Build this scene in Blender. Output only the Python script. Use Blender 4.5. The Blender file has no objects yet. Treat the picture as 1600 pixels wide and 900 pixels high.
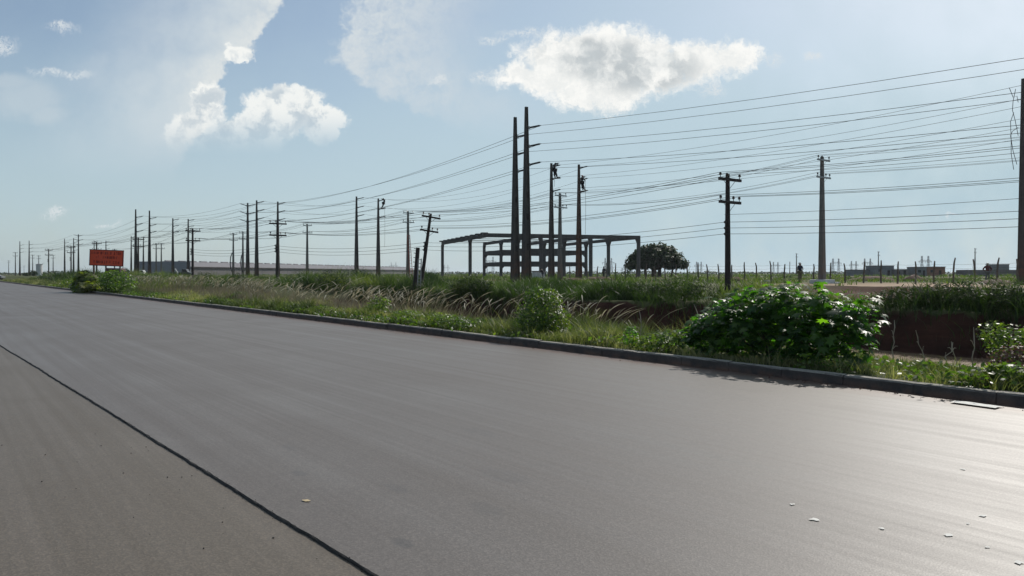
import bpy, bmesh, math, random
import numpy as np
from mathutils import Vector, Matrix, Euler

random.seed(7)
RNG = np.random.default_rng(11)
scene = bpy.context.scene
COL = scene.collection
TH = math.atan2(0.6, 0.8)            # the road runs this far round from the view axis
F = 1200.0 / 1600.0                  # focal length in picture widths
HAZE = .00009
SUN_AZ, SUN_EL = math.radians(37), math.radians(38)

# ------------------------------------------------------------------ helpers
def W(n, s, z=0.0):
    """road coordinates (n across the road, s along it) -> world"""
    return Vector((0.8*n - 0.6*s, 0.6*n + 0.8*s, z))
def NS(x, y):
    return 0.8*x + 0.6*y, -0.6*x + 0.8*y
def X(px, Y):
    return (px - 800.0)/1200.0*Y
def ZH(py, Y):
    return 1.6 + (428.0 - py)/1200.0*Y

def sstep(a, b, x):
    t = np.clip((np.asarray(x, float) - a)/(b - a), 0, 1)
    return t*t*(3 - 2*t)

_tab = np.random.default_rng(5).random((256, 256))
def vn(x, y=0.0, seed=0):
    x = np.asarray(x, float) + seed*17.3; y = np.asarray(y, float) + seed*9.1
    xi = np.floor(x).astype(int); yi = np.floor(y).astype(int)
    fx = x - xi; fy = y - yi
    fx = fx*fx*(3-2*fx); fy = fy*fy*(3-2*fy)
    a = _tab[xi % 256, yi % 256]; b = _tab[(xi+1) % 256, yi % 256]
    c = _tab[xi % 256, (yi+1) % 256]; d = _tab[(xi+1) % 256, (yi+1) % 256]
    return (a*(1-fx)+b*fx)*(1-fy) + (c*(1-fx)+d*fx)*fy
def fbm(x, y=0.0, seed=0):
    return vn(x, y, seed)*.55 + vn(np.asarray(x)*2.1, np.asarray(y)*2.1, seed+1)*.28 + vn(np.asarray(x)*4.3, np.asarray(y)*4.3, seed+2)*.17

def height(n, s):
    n = np.asarray(n, float); s = np.asarray(s, float)
    n, s = np.broadcast_arrays(n, s)
    R = 1 - sstep(40, 66, s)
    verge = 0.13 - 0.02*np.clip(n-10.6, 0, 4) + 0.07*(fbm(n*.9, s*.9, 3)-.5)
    floor = -1.42 + 0.12*(fbm(n*.5, s*.5, 8)-.5)
    co = 1.4*(fbm(s*.22, 0, 4)-.5)
    t1 = sstep(13.1, 17.3, n+co)
    wj = 1.9*(fbm(s*.40, 2.2, 6)-.5) + 1.1*(fbm(s*1.5, n*.9, 7)-.5) + .35*(fbm(s*4.5, n*2.5, 17)-.5)
    t2 = sstep(26.6, 28.0, n+wj)
    low = verge + (floor - verge)*t1*R
    step = .32 + .53*sstep(43.4, 44.1, n + 1.2*(fbm(s*.5, 1, 9)-.5))
    ramp = .25 + .6*sstep(28, 40, n)
    sl = sstep(18, 30, s)
    b = step*(1-sl) + ramp*sl
    b = b + 0.12*(fbm(n*.35, s*.35, 2)-.5)*sstep(28, 31, n)
    z = low + (b - low)*t2
    # further down the road the field comes up to the verge
    far = sstep(110, 160, s)
    z = z + (np.maximum(.85, z) - z)*far*sstep(12, 18, n)
    z = np.where(n < 10.55, -0.09, z)
    return z
def hxy(x, y):
    n, s = NS(x, y)
    return float(height(n, s))

def mesh_obj(name, verts, faces, mat=None, parent=None, smooth=False):
    me = bpy.data.meshes.new(name)
    me.from_pydata([tuple(v) for v in verts], [], faces)
    me.update()
    if mat:
        for m in (mat if isinstance(mat, (list, tuple)) else [mat]): me.materials.append(m)
    if smooth:
        me.polygons.foreach_set('use_smooth', [True]*len(me.polygons))
    o = bpy.data.objects.new(name, me); COL.objects.link(o)
    if parent: o.parent = parent
    return o

def fast_mesh(name, V, Fc, mat, attr=None, parent=None, smooth=False):
    """V (N,3) array, Fc (M,k) array of equal polygons"""
    me = bpy.data.meshes.new(name)
    N = len(V); M, k = Fc.shape
    me.vertices.add(N); me.vertices.foreach_set('co', np.ascontiguousarray(V, dtype=np.float32).ravel())
    me.loops.add(M*k); me.loops.foreach_set('vertex_index', np.ascontiguousarray(Fc, dtype=np.int32).ravel())
    me.polygons.add(M); me.polygons.foreach_set('loop_start', np.arange(0, M*k, k, dtype=np.int32))
    me.update(calc_edges=True); me.validate()
    if attr is not None:
        a = me.attributes.new('tint', 'FLOAT', 'POINT'); a.data.foreach_set('value', np.ascontiguousarray(attr, dtype=np.float32))
    if smooth: me.polygons.foreach_set('use_smooth', [True]*len(me.polygons))
    me.materials.append(mat)
    o = bpy.data.objects.new(name, me); COL.objects.link(o)
    if parent: o.parent = parent
    return o

class MB:
    def __init__(self): self.v = []; self.f = []; self.mi = []
    def add(self, vs, fs, m=0):
        b = len(self.v); self.v += [Vector(v) for v in vs]
        self.f += [[b+i for i in f] for f in fs]; self.mi += [m]*len(fs)
    def hexa(self, p, m=0):   # 8 points: bottom ring then top ring
        self.add(p, [(3,2,1,0),(4,5,6,7),(0,1,5,4),(1,2,6,5),(2,3,7,6),(3,0,4,7)], m)
    def box(self, c, s, rz=0.0, m=0, rx=0.0, ry=0.0):
        M = Euler((rx, ry, rz)).to_matrix(); c = Vector(c)
        q = [(-1,-1,-1),(1,-1,-1),(1,1,-1),(-1,1,-1),(-1,-1,1),(1,-1,1),(1,1,1),(-1,1,1)]
        self.hexa([c + M @ Vector((a*s[0]/2, b*s[1]/2, d*s[2]/2)) for a,b,d in q], m)
    def bar(self, p0, p1, w, h, w1=None, h1=None, m=0):
        p0 = Vector(p0); p1 = Vector(p1); d = (p1-p0).normalized()
        u = Vector((0,0,1)) if abs(d.z) < .9 else Vector((0,1,0))
        a = d.cross(u).normalized(); b = a.cross(d).normalized()
        w1 = w if w1 is None else w1; h1 = h if h1 is None else h1
        r = []
        for p, ww, hh in ((p0,w,h),(p1,w1,h1)):
            r += [p-a*ww/2-b*hh/2, p+a*ww/2-b*hh/2, p+a*ww/2+b*hh/2, p-a*ww/2+b*hh/2]
        self.hexa(r, m)
    def tube(self, pts, r, seg=6, cap=True, m=0):
        pts = [Vector(p) for p in pts]; n = len(pts)
        rs = r if isinstance(r, (list, tuple)) else [r]*n
        b0 = len(self.v)
        prev = None
        for i, p in enumerate(pts):
            d = (pts[min(i+1,n-1)] - pts[max(i-1,0)])
            d = d.normalized() if d.length > 1e-9 else Vector((0,0,1))
            u = Vector((0,0,1)) if abs(d.z) < .95 else Vector((0,1,0))
            a = d.cross(u).normalized()
            b = a.cross(d).normalized()
            for k in range(seg):
                t = 2*math.pi*k/seg
                self.v.append(p + (a*math.cos(t) + b*math.sin(t))*rs[i])
        for i in range(n-1):
            for k in range(seg):
                q = [b0+i*seg+k, b0+i*seg+(k+1)%seg, b0+(i+1)*seg+(k+1)%seg, b0+(i+1)*seg+k]
                self.f.append(q); self.mi.append(m)
        if cap:
            self.f.append([b0+k for k in range(seg)][::-1]); self.mi.append(m)
            self.f.append([b0+(n-1)*seg+k for k in range(seg)]); self.mi.append(m)
    def lathe(self, prof, c=(0,0,0), seg=12, m=0):
        c = Vector(c); b0 = len(self.v); n = len(prof)
        for r, z in prof:
            for k in range(seg):
                t = 2*math.pi*k/seg; self.v.append(c + Vector((r*math.cos(t), r*math.sin(t), z)))
        for i in range(n-1):
            for k in range(seg):
                self.f.append([b0+i*seg+k, b0+i*seg+(k+1)%seg, b0+(i+1)*seg+(k+1)%seg, b0+(i+1)*seg+k]); self.mi.append(m)
        self.f.append([b0+k for k in range(seg)][::-1]); self.mi.append(m)
        self.f.append([b0+(n-1)*seg+k for k in range(seg)]); self.mi.append(m)
    def prism(self, prof, y0, y1, m=0, axis='y'):
        n = len(prof)
        if axis == 'y': vs = [(x,y0,z) for x,z in prof] + [(x,y1,z) for x,z in prof]
        else: vs = [(y0,x,z) for x,z in prof] + [(y1,x,z) for x,z in prof]
        fs = [list(range(n)), list(range(2*n-1, n-1, -1))]
        fs += [[i, n+i, n+(i+1)%n, (i+1)%n] for i in range(n)]
        self.add(vs, fs, m)
    def build(self, name, mat, parent=None, smooth=False):
        o = mesh_obj(name, self.v, self.f, mat, parent, smooth)
        if isinstance(mat, (list, tuple)): o.data.polygons.foreach_set('material_index', self.mi)
        bm = bmesh.new(); bm.from_mesh(o.data); bmesh.ops.recalc_face_normals(bm, faces=bm.faces); bm.to_mesh(o.data); bm.free()
        return o

def bevel(o, w, seg=2):
    b = o.modifiers.new('bevel', 'BEVEL'); b.width = w; b.segments = seg; b.limit_method = 'ANGLE'
    return o

def empty(name, loc=(0,0,0), rz=0.0):
    o = bpy.data.objects.new(name, None); COL.objects.link(o)
    o.location = loc; o.rotation_euler = (0,0,rz); o.empty_display_size = .2
    return o
def tag(o, label=None, cat=None, group=None, kind=None):
    if label: o['label'] = label
    if cat: o['category'] = cat
    if group: o['group'] = group
    if kind: o['kind'] = kind
    return o
def copy_tree(o, parent=None):
    c = o.copy(); COL.objects.link(c)
    if parent: c.parent = parent
    for ch in list(o.children): copy_tree(ch, c)
    return c

# ------------------------------------------------------------------ materials
class NT:
    def __init__(self, tree): self.t = tree; self.n = tree.nodes; self.l = tree.links
    def node(self, kind, **kw):
        nd = self.n.new(kind)
        for k, v in kw.items(): setattr(nd, k, v)
        return nd
    def set(self, sock, v):
        if isinstance(v, bpy.types.NodeSocket): self.l.new(v, sock)
        elif v is not None: sock.default_value = v
    def math(self, op, a, b=None, c=None, clamp=False):
        nd = self.node('ShaderNodeMath', operation=op, use_clamp=clamp)
        self.set(nd.inputs[0], a)
        if b is not None: self.set(nd.inputs[1], b)
        if c is not None: self.set(nd.inputs[2], c)
        return nd.outputs[0]
    def vmath(self, op, a, b=None, scale=None):
        nd = self.node('ShaderNodeVectorMath', operation=op)
        self.set(nd.inputs[0], a)
        if b is not None: self.set(nd.inputs[1], b)
        if scale is not None: self.set(nd.inputs['Scale'], scale)
        return nd.outputs['Value'] if op in ('LENGTH','DISTANCE','DOT_PRODUCT') else nd.outputs[0]
    def smooth(self, x, a, b, lo=0.0, hi=1.0, kind='SMOOTHSTEP'):
        nd = self.node('ShaderNodeMapRange', interpolation_type=kind)
        self.set(nd.inputs[0], x); self.set(nd.inputs[1], a); self.set(nd.inputs[2], b); self.set(nd.inputs[3], lo); self.set(nd.inputs[4], hi)
        return nd.outputs[0]
    def noise(self, vec, scale, detail=4.0, rough=.55, dist=0.0, color=False):
        nd = self.node('ShaderNodeTexNoise'); self.set(nd.inputs['Vector'], vec)
        nd.inputs['Scale'].default_value = scale; nd.inputs['Detail'].default_value = detail
        nd.inputs['Roughness'].default_value = rough; nd.inputs['Distortion'].default_value = dist
        return nd.outputs['Color' if color else 'Fac']
    def mapping(self, vec, scale=(1,1,1), loc=(0,0,0)):
        nd = self.node('ShaderNodeMapping'); self.set(nd.inputs[0], vec); nd.inputs[3].default_value = scale; nd.inputs[1].default_value = loc
        return nd.outputs[0]
    def mix(self, fac, a, b):
        nd = self.node('ShaderNodeMix', data_type='RGBA')
        self.set(nd.inputs[0], fac); self.set(nd.inputs[6], a); self.set(nd.inputs[7], b)
        return nd.outputs[2]
    def ramp(self, fac, stops):
        nd = self.node('ShaderNodeValToRGB'); self.set(nd.inputs[0], fac)
        cr = nd.color_ramp
        while len(cr.elements) < len(stops): cr.elements.new(.5)
        for e, (p, c) in zip(cr.elements, stops): e.position = p; e.color = c if len(c) == 4 else (*c, 1)
        return nd.outputs[0]
    def sep(self, vec):
        nd = self.node('ShaderNodeSeparateXYZ'); self.set(nd.inputs[0], vec); return nd.outputs
    def comb(self, x, y, z=0.0):
        nd = self.node('ShaderNodeCombineXYZ'); self.set(nd.inputs[0], x); self.set(nd.inputs[1], y); self.set(nd.inputs[2], z); return nd.outputs[0]
    def bump(self, h, strength=.3, dist=.02, normal=None):
        nd = self.node('ShaderNodeBump'); nd.inputs['Strength'].default_value = strength; nd.inputs['Distance'].default_value = dist
        self.set(nd.inputs['Height'], h)
        if normal is not None: self.set(nd.inputs['Normal'], normal)
        return nd.outputs[0]

def new_mat(name):
    m = bpy.data.materials.new(name); m.use_nodes = True
    t = NT(m.node_tree); bsdf = m.node_tree.nodes['Principled BSDF']; out = m.node_tree.nodes['Material Output']
    return m, t, bsdf, out
def c4(c): return (*c, 1.0)

def simple(name, col, rough=.7, metal=0.0, var=.25, scale=3.0, bump=.15, spec=.4):
    m, t, b, o = new_mat(name)
    co = t.node('ShaderNodeTexCoord').outputs['Object']
    n = t.noise(co, scale, 6, .6)
    d = tuple(max(0, x*(1-var)) for x in col); l = tuple(min(1, x*(1+var)) for x in col)
    t.set(b.inputs['Base Color'], t.ramp(n, [(.3, d), (.7, l)]))
    b.inputs['Roughness'].default_value = rough; b.inputs['Metallic'].default_value = metal
    b.inputs['Specular IOR Level'].default_value = spec
    if bump: t.set(b.inputs['Normal'], t.bump(t.noise(co, scale*8, 5), bump, .01))
    return m

def concrete_mat(name, col, dust=None, scale=2.0):
    """grey concrete, weathering streaks; red soil splashed up the foot (object z)"""
    m, t, b, o = new_mat(name)
    co = t.node('ShaderNodeTexCoord').outputs['Object']
    st = t.noise(t.mapping(co, (6,6,.5)), 1.0, 5, .6)
    bl = t.noise(co, scale, 6, .65)
    f = t.math('ADD', t.math('MULTIPLY', st, .5), t.math('MULTIPLY', bl, .5))
    c = t.ramp(f, [(.3, tuple(x*.6 for x in col)), (.55, col), (.75, tuple(min(1,x*1.3) for x in col))])
    if dust:
        z = t.sep(co)[2]
        k = t.math('MULTIPLY', t.smooth(z, dust[1], 0.0), t.smooth(bl, .3, .65))
        c = t.mix(t.math('MULTIPLY', k, .75), c, c4(dust[0]))
    t.set(b.inputs['Base Color'], c); b.inputs['Roughness'].default_value = .85; b.inputs['Specular IOR Level'].default_value = .25
    t.set(b.inputs['Normal'], t.bump(t.noise(co, 30, 6), .3, .01))
    return m

def plant_mat(name, stops, trans, tmix=.4, rough=.45, spec=.4):
    m, t, b, o = new_mat(name)
    at = t.node('ShaderNodeAttribute', attribute_name='tint').outputs['Fac']
    c = t.ramp(at, stops)
    t.set(b.inputs['Base Color'], c); b.inputs['Roughness'].default_value = rough; b.inputs['Specular IOR Level'].default_value = spec
    tr = t.node('ShaderNodeBsdfTranslucent')
    t.set(tr.inputs[0], t.vmath('MULTIPLY', c, trans))
    mx = t.node('ShaderNodeMixShader'); mx.inputs[0].default_value = tmix
    t.l.new(b.outputs[0], mx.inputs[1]); t.l.new(tr.outputs[0], mx.inputs[2]); t.l.new(mx.outputs[0], o.inputs[0])
    return m

SOIL = (.17, .075, .045)
M = {}
M['pole'] = concrete_mat('pole_concrete', (.075,.068,.066), ((.13,.06,.04), 4.0))
M['pole_pale'] = concrete_mat('pole_pale_concrete', (.15,.143,.135), ((.16,.09,.065), 4.0))
M['pole_red'] = concrete_mat('pole_red_concrete', (.085,.06,.05), ((.17,.07,.04), 13.0))
M['tarred'] = simple('tarred_timber', (.028,.021,.02), .8, var=.4, scale=4)
M['polymer'] = simple('polymer_insulator', (.022,.023,.028), .6, var=.2)
M['porcelain'] = simple('porcelain_insulator', (.05,.035,.03), .3, var=.2)
M['wire'] = simple('bare_conductor', (.035,.035,.04), .7, bump=0)
M['steel'] = simple('galvanised_steel', (.25,.26,.27), .5, .7)
M['frame'] = concrete_mat('precast_concrete', (.082,.077,.078))
M['timber'] = simple('weathered_timber', (.11,.09,.075), .9, var=.4, scale=6)
M['rope'] = simple('rope', (.2,.18,.15), .9, bump=0)
M['redmetal'] = simple('red_painted_metal', (.25,.05,.03), .6)

# asphalt -------------------------------------------------------------
def asphalt(name, base, warm, old=False):
    m, t, b, o = new_mat(name)
    co = t.node('ShaderNodeTexCoord').outputs['Object']
    x, y, z = t.sep(co)
    streak = t.noise(t.mapping(co, (3.4, .035, 1)), 1.0, 7, .65)      # along the road
    streak2 = t.noise(t.mapping(co, (14, .14, 1)), 1.0, 5, .65)
    blot = t.noise(co, .35, 6, .62, .6)
    fine = t.noise(co, 55, 3, .7)
    grain = t.node('ShaderNodeTexVoronoi'); grain.inputs['Scale'].default_value = 90; t.set(grain.inputs['Vector'], co)
    g = grain.outputs['Color']
    f = t.math('ADD', t.math('MULTIPLY', streak, .45), t.math('ADD', t.math('MULTIPLY', streak2, .27), t.math('MULTIPLY', blot, .28)))
    c = t.ramp(f, [(.36, tuple(q*.86 for q in base)), (.5, base), (.64, warm)])
    gv = t.math('ADD', .58, t.math('ADD', t.math('MULTIPLY', t.math('POWER', t.sep(g)[0], 2.0), .45), t.math('MULTIPLY', fine, .5)))
    c = t.vmath('SCALE', c, None, gv)
    # scattered light stones
    if old:
        dirt = t.smooth(t.noise(co, 1.3, 7, .7, .4), .52, .72)
        edge = t.smooth(x, .95, -1.6)
        c = t.mix(t.math('MULTIPLY', t.math('MULTIPLY', dirt, edge), .55), c, c4((.12,.072,.045)))
    else:
        # red soil washed into the gutter
        gn = t.noise(t.mapping(co, (3, .9, 1)), 1.0, 7, .7)
        k = t.smooth(t.math('ADD', x, t.math('MULTIPLY', t.math('SUBTRACT', gn, .5), 1.1)), 9.65, 10.35)
        k = t.math('MULTIPLY', k, t.smooth(t.noise(co, 5, 5, .7), .25, .55))
        c = t.mix(t.math('MULTIPLY', k, .85), c, c4((.085,.040,.026)))
        for (sn, ss, rn, rs, a) in ((2.22,4.05,.055,.1,.6),(2.33,5.95,.05,.1,.45),(3.0,4.3,.10,.2,.3),(2.75,5.1,.06,.16,.35),(3.6,4.9,.14,.3,.25),(2.6,6.9,.05,.16,.3),(4.4,6.4,.12,.3,.22)):
            dx = t.math('DIVIDE', t.math('SUBTRACT', x, sn), rn); dy = t.math('DIVIDE', t.math('SUBTRACT', y, ss), rs)
            r = t.math('SQRT', t.math('ADD', t.math('MULTIPLY', dx, dx), t.math('MULTIPLY', dy, dy)))
            r = t.math('ADD', r, t.math('MULTIPLY', t.math('SUBTRACT', t.noise(co, 16, 4), .5), .9))
            c = t.mix(t.smooth(r, 1.25, .6, 0, a*.6), c, c4((.035,.036,.04)))
    t.set(b.inputs['Base Color'], c)
    t.set(b.inputs['Roughness'], t.smooth(f, .38, .62, .60, .45, 'LINEAR'))
    b.inputs['Specular IOR Level'].default_value = .42
    hgt = t.math('ADD', t.math('MULTIPLY', grain.outputs['Distance'], .7), t.math('MULTIPLY', fine, .6))
    t.set(b.inputs['Normal'], t.bump(hgt, .2, .004, t.bump(t.noise(t.mapping(co, (1.6,.5,1)), 1.0, 3), .06, .02)))
    return m
M['asphalt'] = asphalt('new_asphalt', (.110,.094,.084), (.132,.114,.101))
M['asphalt_old'] = asphalt('old_asphalt', (.104,.083,.062), (.128,.100,.074), True)
M['joint'] = simple('ragged_asphalt_edge', (.032,.029,.027), .9, var=.5, scale=22, bump=.8)

# ground --------------------------------------------------------------
def ground_mat():
    m, t, b, o = new_mat('ground_soil')
    co = t.node('ShaderNodeTexCoord').outputs['Object']
    x, y, z = t.sep(co)
    big = t.noise(co, .06, 6, .62); mid = t.noise(co, .5, 6, .65); fin = t.noise(co, 6, 6, .7)
    grass = t.ramp(t.math('ADD', t.math('MULTIPLY', mid, .6), t.math('MULTIPLY', fin, .4)),
                   [(.3, (.03,.04,.018)), (.5, (.065,.075,.03)), (.68, (.11,.105,.055))])
    soil = t.ramp(t.math('ADD', t.math('MULTIPLY', mid, .5), t.math('MULTIPLY', fin, .5)),
                  [(.3, (.10,.045,.03)), (.55, (.17,.08,.052)), (.75, (.24,.13,.09))])
    sand = t.ramp(fin, [(.3, (.27,.18,.125)), (.7, (.40,.30,.22))])
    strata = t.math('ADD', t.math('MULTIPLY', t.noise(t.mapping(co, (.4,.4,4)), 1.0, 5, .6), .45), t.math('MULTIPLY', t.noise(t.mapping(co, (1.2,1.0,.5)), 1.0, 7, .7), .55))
    wallc = t.ramp(strata, [(.3, (.020,.010,.007)), (.5, (.046,.021,.015)), (.7, (.088,.040,.027))])  # pit wall soil, its deep shade darkened into the colour
    # sandy track on the plateau beside the fence
    xn = t.math('ADD', x, t.math('MULTIPLY', t.math('SUBTRACT', mid, .5), 10))
    tr = t.math('MULTIPLY', t.smooth(xn, 44.3, 46.5), t.smooth(xn, 70, 62))
    tr = t.math('MULTIPLY', tr, t.smooth(y, 42, 24))
    patch = t.math('MULTIPLY', t.smooth(big, .53, .64), t.smooth(x, 30, 60))
    c = t.mix(patch, grass, soil)
    c = t.mix(tr, c, sand)
    dug = t.math('MULTIPLY', t.math('MULTIPLY', t.smooth(t.math('ADD', x, t.math('MULTIPLY', mid, 3)), 35.5, 38.5), t.smooth(x, 45.2, 44.2)), t.smooth(y, 31, 23))
    c = t.mix(t.math('MULTIPLY', dug, t.smooth(fin, .2, .45)), c, t.ramp(mid, [(.3, (.040,.017,.011)), (.7, (.085,.038,.025))]))
    # bare red soil in the pit, on its wall, and on the cut below the track
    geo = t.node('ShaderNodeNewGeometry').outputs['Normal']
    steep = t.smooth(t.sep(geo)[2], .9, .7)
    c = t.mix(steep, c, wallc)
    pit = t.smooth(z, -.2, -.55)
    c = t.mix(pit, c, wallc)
    t.set(b.inputs['Base Color'], c); b.inputs['Roughness'].default_value = .95; b.inputs['Specular IOR Level'].default_value = .1
    t.set(b.inputs['Normal'], t.bump(t.noise(co, 9, 7, .7), .7, .05))
    return m
M['ground'] = ground_mat()

def water_mat():
    m, t, b, o = new_mat('muddy_water')
    co = t.node('ShaderNodeTexCoord').outputs['Object']
    t.set(b.inputs['Base Color'], t.ramp(t.noise(co, .4, 4), [(.35, (.20,.13,.075)), (.65, (.27,.18,.11))]))
    b.inputs['Roughness'].default_value = .25; b.inputs['Specular IOR Level'].default_value = .5
    t.set(b.inputs['Normal'], t.bump(t.noise(t.mapping(co, (3,5,1)), 1.0, 4), .12, .03))
    return m
M['water'] = water_mat()

def kerb_mat():
    m, t, b, o = new_mat('kerb_concrete')
    co = t.node('ShaderNodeTexCoord').outputs['Object']
    x, y, z = t.sep(co)
    bl = t.noise(co, 3, 6, .65); fin = t.noise(co, 40, 4, .7)
    c = t.ramp(t.math('ADD', t.math('MULTIPLY', bl, .6), t.math('MULTIPLY', fin, .4)), [(.3, (.036,.029,.028)), (.5, (.060,.050,.047)), (.7, (.10,.087,.080))])
    fr = t.math('ABSOLUTE', t.math('SUBTRACT', t.math('FRACT', y), .5))
    c = t.mix(t.math('MULTIPLY', t.smooth(t.noise(t.mapping(co, (4,1.2,2)), 1.0, 6, .7), .55, .7), .6), c, c4((.035,.03,.028)))
    sun_top = t.math('MULTIPLY', t.smooth(t.sep(t.node('ShaderNodeNewGeometry').outputs['Normal'])[2], .5, .85), t.smooth(bl, .25, .5))
    c = t.mix(sun_top, c, t.ramp(fin, [(.3, (.17,.155,.135)), (.7, (.30,.28,.245))]))      # sunlit top painted paler, the face's shade kept in its dark colour
    so = t.math('MULTIPLY', t.smooth(z, .10, 0.0), t.smooth(bl, .35, .6))
    c = t.mix(t.math('MULTIPLY', so, .7), c, c4((.16,.085,.055)))
    t.set(b.inputs['Base Color'], c); b.inputs['Roughness'].default_value = .9
    t.set(b.inputs['Normal'], t.bump(t.math('ADD', fin, bl), .4, .012))
    return m
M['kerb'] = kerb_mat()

# plants
M['grass'] = plant_mat('verge_grass_blades', [(0,(.030,.046,.015)),(.35,(.058,.078,.027)),(.65,(.115,.118,.06)),(1,(.29,.26,.16))], (1.8,2.1,.8), .42, .5, .3)
M['bankgrass'] = plant_mat('tall_grass_blades', [(0,(.013,.025,.009)),(.5,(.040,.063,.020)),(1,(.125,.135,.055))], (1.9,2.4,.7), .40, .5, .3)
M['dry'] = plant_mat('dry_grass_stems', [(0,(.11,.095,.06)),(.5,(.22,.20,.14)),(1,(.56,.53,.43))], (1.25,1.2,1.0), .3, .7, .2)
M['castor'] = plant_mat('broad_leaves', [(0,(.010,.026,.010)),(.5,(.026,.060,.015)),(1,(.085,.13,.024))], (2.9,4.6,.5), .48, .46, .5)
M['small'] = plant_mat('small_leaves', [(0,(.022,.045,.012)),(.5,(.055,.088,.02)),(1,(.14,.14,.045))], (2.2,2.8,.6), .42, .45, .4)
M['creeper'] = plant_mat('creeper_leaves', [(0,(.028,.052,.013)),(.5,(.062,.10,.022)),(1,(.15,.17,.05))], (2.0,2.5,.6), .42, .45, .35)
M['brownleaf'] = plant_mat('withered_leaves', [(0,(.05,.03,.022)),(.5,(.10,.06,.045)),(1,(.2,.14,.11))], (1.3,1.1,.9), .3, .6, .3)
M['treeleaf'] = plant_mat('tree_leaves', [(0,(.014,.026,.012)),(.5,(.026,.044,.016)),(1,(.05,.07,.026))], (1.3,1.6,.7), .25, .55, .25)
M['stem'] = simple('green_stem', (.09,.10,.05), .7, bump=0)
M['twig'] = simple('dry_twig', (.33,.28,.22), .8, bump=0)
M['bark'] = simple('bark', (.06,.05,.04), .95, var=.4, scale=5, bump=.6)

# ------------------------------------------------------------------ ground sheet
def axis(parts):
    out = []
    for a, b, st in parts: out += list(np.arange(a, b, st))
    return np.array(out)
gn = axis([(-2700,-300,300),(-300,-20,20),(-20,10.4,5.0),(10.5,12,.3),(12,26,.4),(26,29,.15),(29,46,.5),(46,120,3),(120,400,20),(400,2000,120),(2000,4300,450)])
gs = axis([(-1500,-300,200),(-300,-30,15),(-30,-6,1.2),(-6,45,.5),(45,130,1.2),(130,320,6),(320,900,35),(900,5200,380)])
NN, SS = np.meshgrid(gn, gs, indexing='ij')
V = np.stack([NN, SS, height(NN, SS)], -1).reshape(-1, 3)
a, b_ = len(gn), len(gs)
idx = np.arange(a*b_).reshape(a, b_)
Fc = np.stack([idx[:-1,:-1], idx[1:,:-1], idx[1:,1:], idx[:-1,1:]], -1).reshape(-1, 4)
ground = fast_mesh('ground', V, Fc, M['ground'], smooth=True); ground.rotation_euler.z = TH
tag(ground, 'red soil ground with scrub grass, a pit beside the road and flat fields', kind='structure')

wt = mesh_obj('water', [(14.5,-40,-1.12),(27.9,-40,-1.12),(27.9,60,-1.12),(14.5,60,-1.12)], [(0,1,2,3)], M['water']); wt.rotation_euler.z = TH
tag(wt, 'muddy brown water lying in the bottom of the roadside pit', kind='structure')

# road: an older lane, and a newer layer laid on it with a ragged edge
jt_s = np.concatenate([np.arange(-30, 26, .045), np.arange(26, 120, .5), np.arange(120, 700, 10)])
def jn(s):
    base = 2.02 - .0415*s
    return np.where(s > 60, -.47, base) + .035*(fbm(s*.7, 0, 21)-.5) + .012*(fbm(s*5, 0, 22)-.5)
e = jn(jt_s)
old = mesh_obj('old_road_lane', [(-9,-30,-.018),(3.6,-30,-.018),(3.6,700,-.018),(-9,700,-.018)], [(0,1,2,3)], M['asphalt_old']); old.rotation_euler.z = TH
tag(old, 'older brownish dusty asphalt lane in the near corner', kind='structure')
vs, fs, mi = [], [], []
k = len(jt_s)
bot = e - .006 + .016*(vn(jt_s*9, 0, 30)-.5); mid = e + .010*(vn(jt_s*13,0,33)-.5); top = e + .003 + .018*vn(jt_s*20, 0, 31)*vn(jt_s*2.1, 0, 38)
for i in range(k):
    s = jt_s[i]
    vs += [(bot[i], s, -.0175), (mid[i], s, -.008 + .005*float(vn(s*20,0,35))), (top[i], s, 0.0), (10.46, s, 0.0)]
for i in range(k-1):
    for j in range(3):
        fs.append((4*i+j, 4*i+j+1, 4*i+4+j+1, 4*i+4+j)); mi.append(0 if j == 2 else 1)
road = mesh_obj('road', vs, fs, [M['asphalt'], M['joint']]); road.rotation_euler.z = TH
road.data.polygons.foreach_set('material_index', mi)
tag(road, 'wide smooth grey asphalt road with a dusty sheen and a ragged layer edge', kind='structure')

# kerb
vs, fs = [], []
ks = list(np.arange(-10, 90, 1.0)) + list(np.arange(90, 200, 5)) + list(np.arange(200, 700, 20))
for q, s0 in enumerate(ks[:-1]):
    s1 = ks[q+1] - .007
    o1, o2, tl = random.gauss(0,.006), random.gauss(0,.005), random.gauss(0,.005)
    cuts = np.linspace(s0, s1, 6); b0 = len(vs)
    for i, s in enumerate(cuts):
        w1 = .006*(float(vn(s*3,0,40))-.5); w2 = .010*(float(vn(s*4,0,41))-.5) - (.012*max(0, float(vn(s*6.1,0,43))-.72)*4)
        en = -.006 if i in (0, 5) else 0
        j1 = o1 + tl*(i/5-.5); j2 = o2
        vs += [(10.45+j1+w1, s, -.06), (10.456+j1+w1-en*.6, s, .128+j2+w2+en), (10.478+j1+w2, s, .150+j2+w2*.6+en), (10.59+j1, s, .154+j2+en*.5), (10.60+j1, s, -.06)]
    for i in range(5):
        for j in range(4): fs.append((b0+5*i+j, b0+5*i+5+j, b0+5*i+6+j, b0+5*i+1+j))
    fs.append((b0,b0+1,b0+2,b0+3,b0+4)); fs.append((b0+29,b0+28,b0+27,b0+26,b0+25))
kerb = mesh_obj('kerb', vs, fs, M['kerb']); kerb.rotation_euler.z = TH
tag(kerb, 'long low concrete kerb along the far side of the road', kind='structure')

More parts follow.
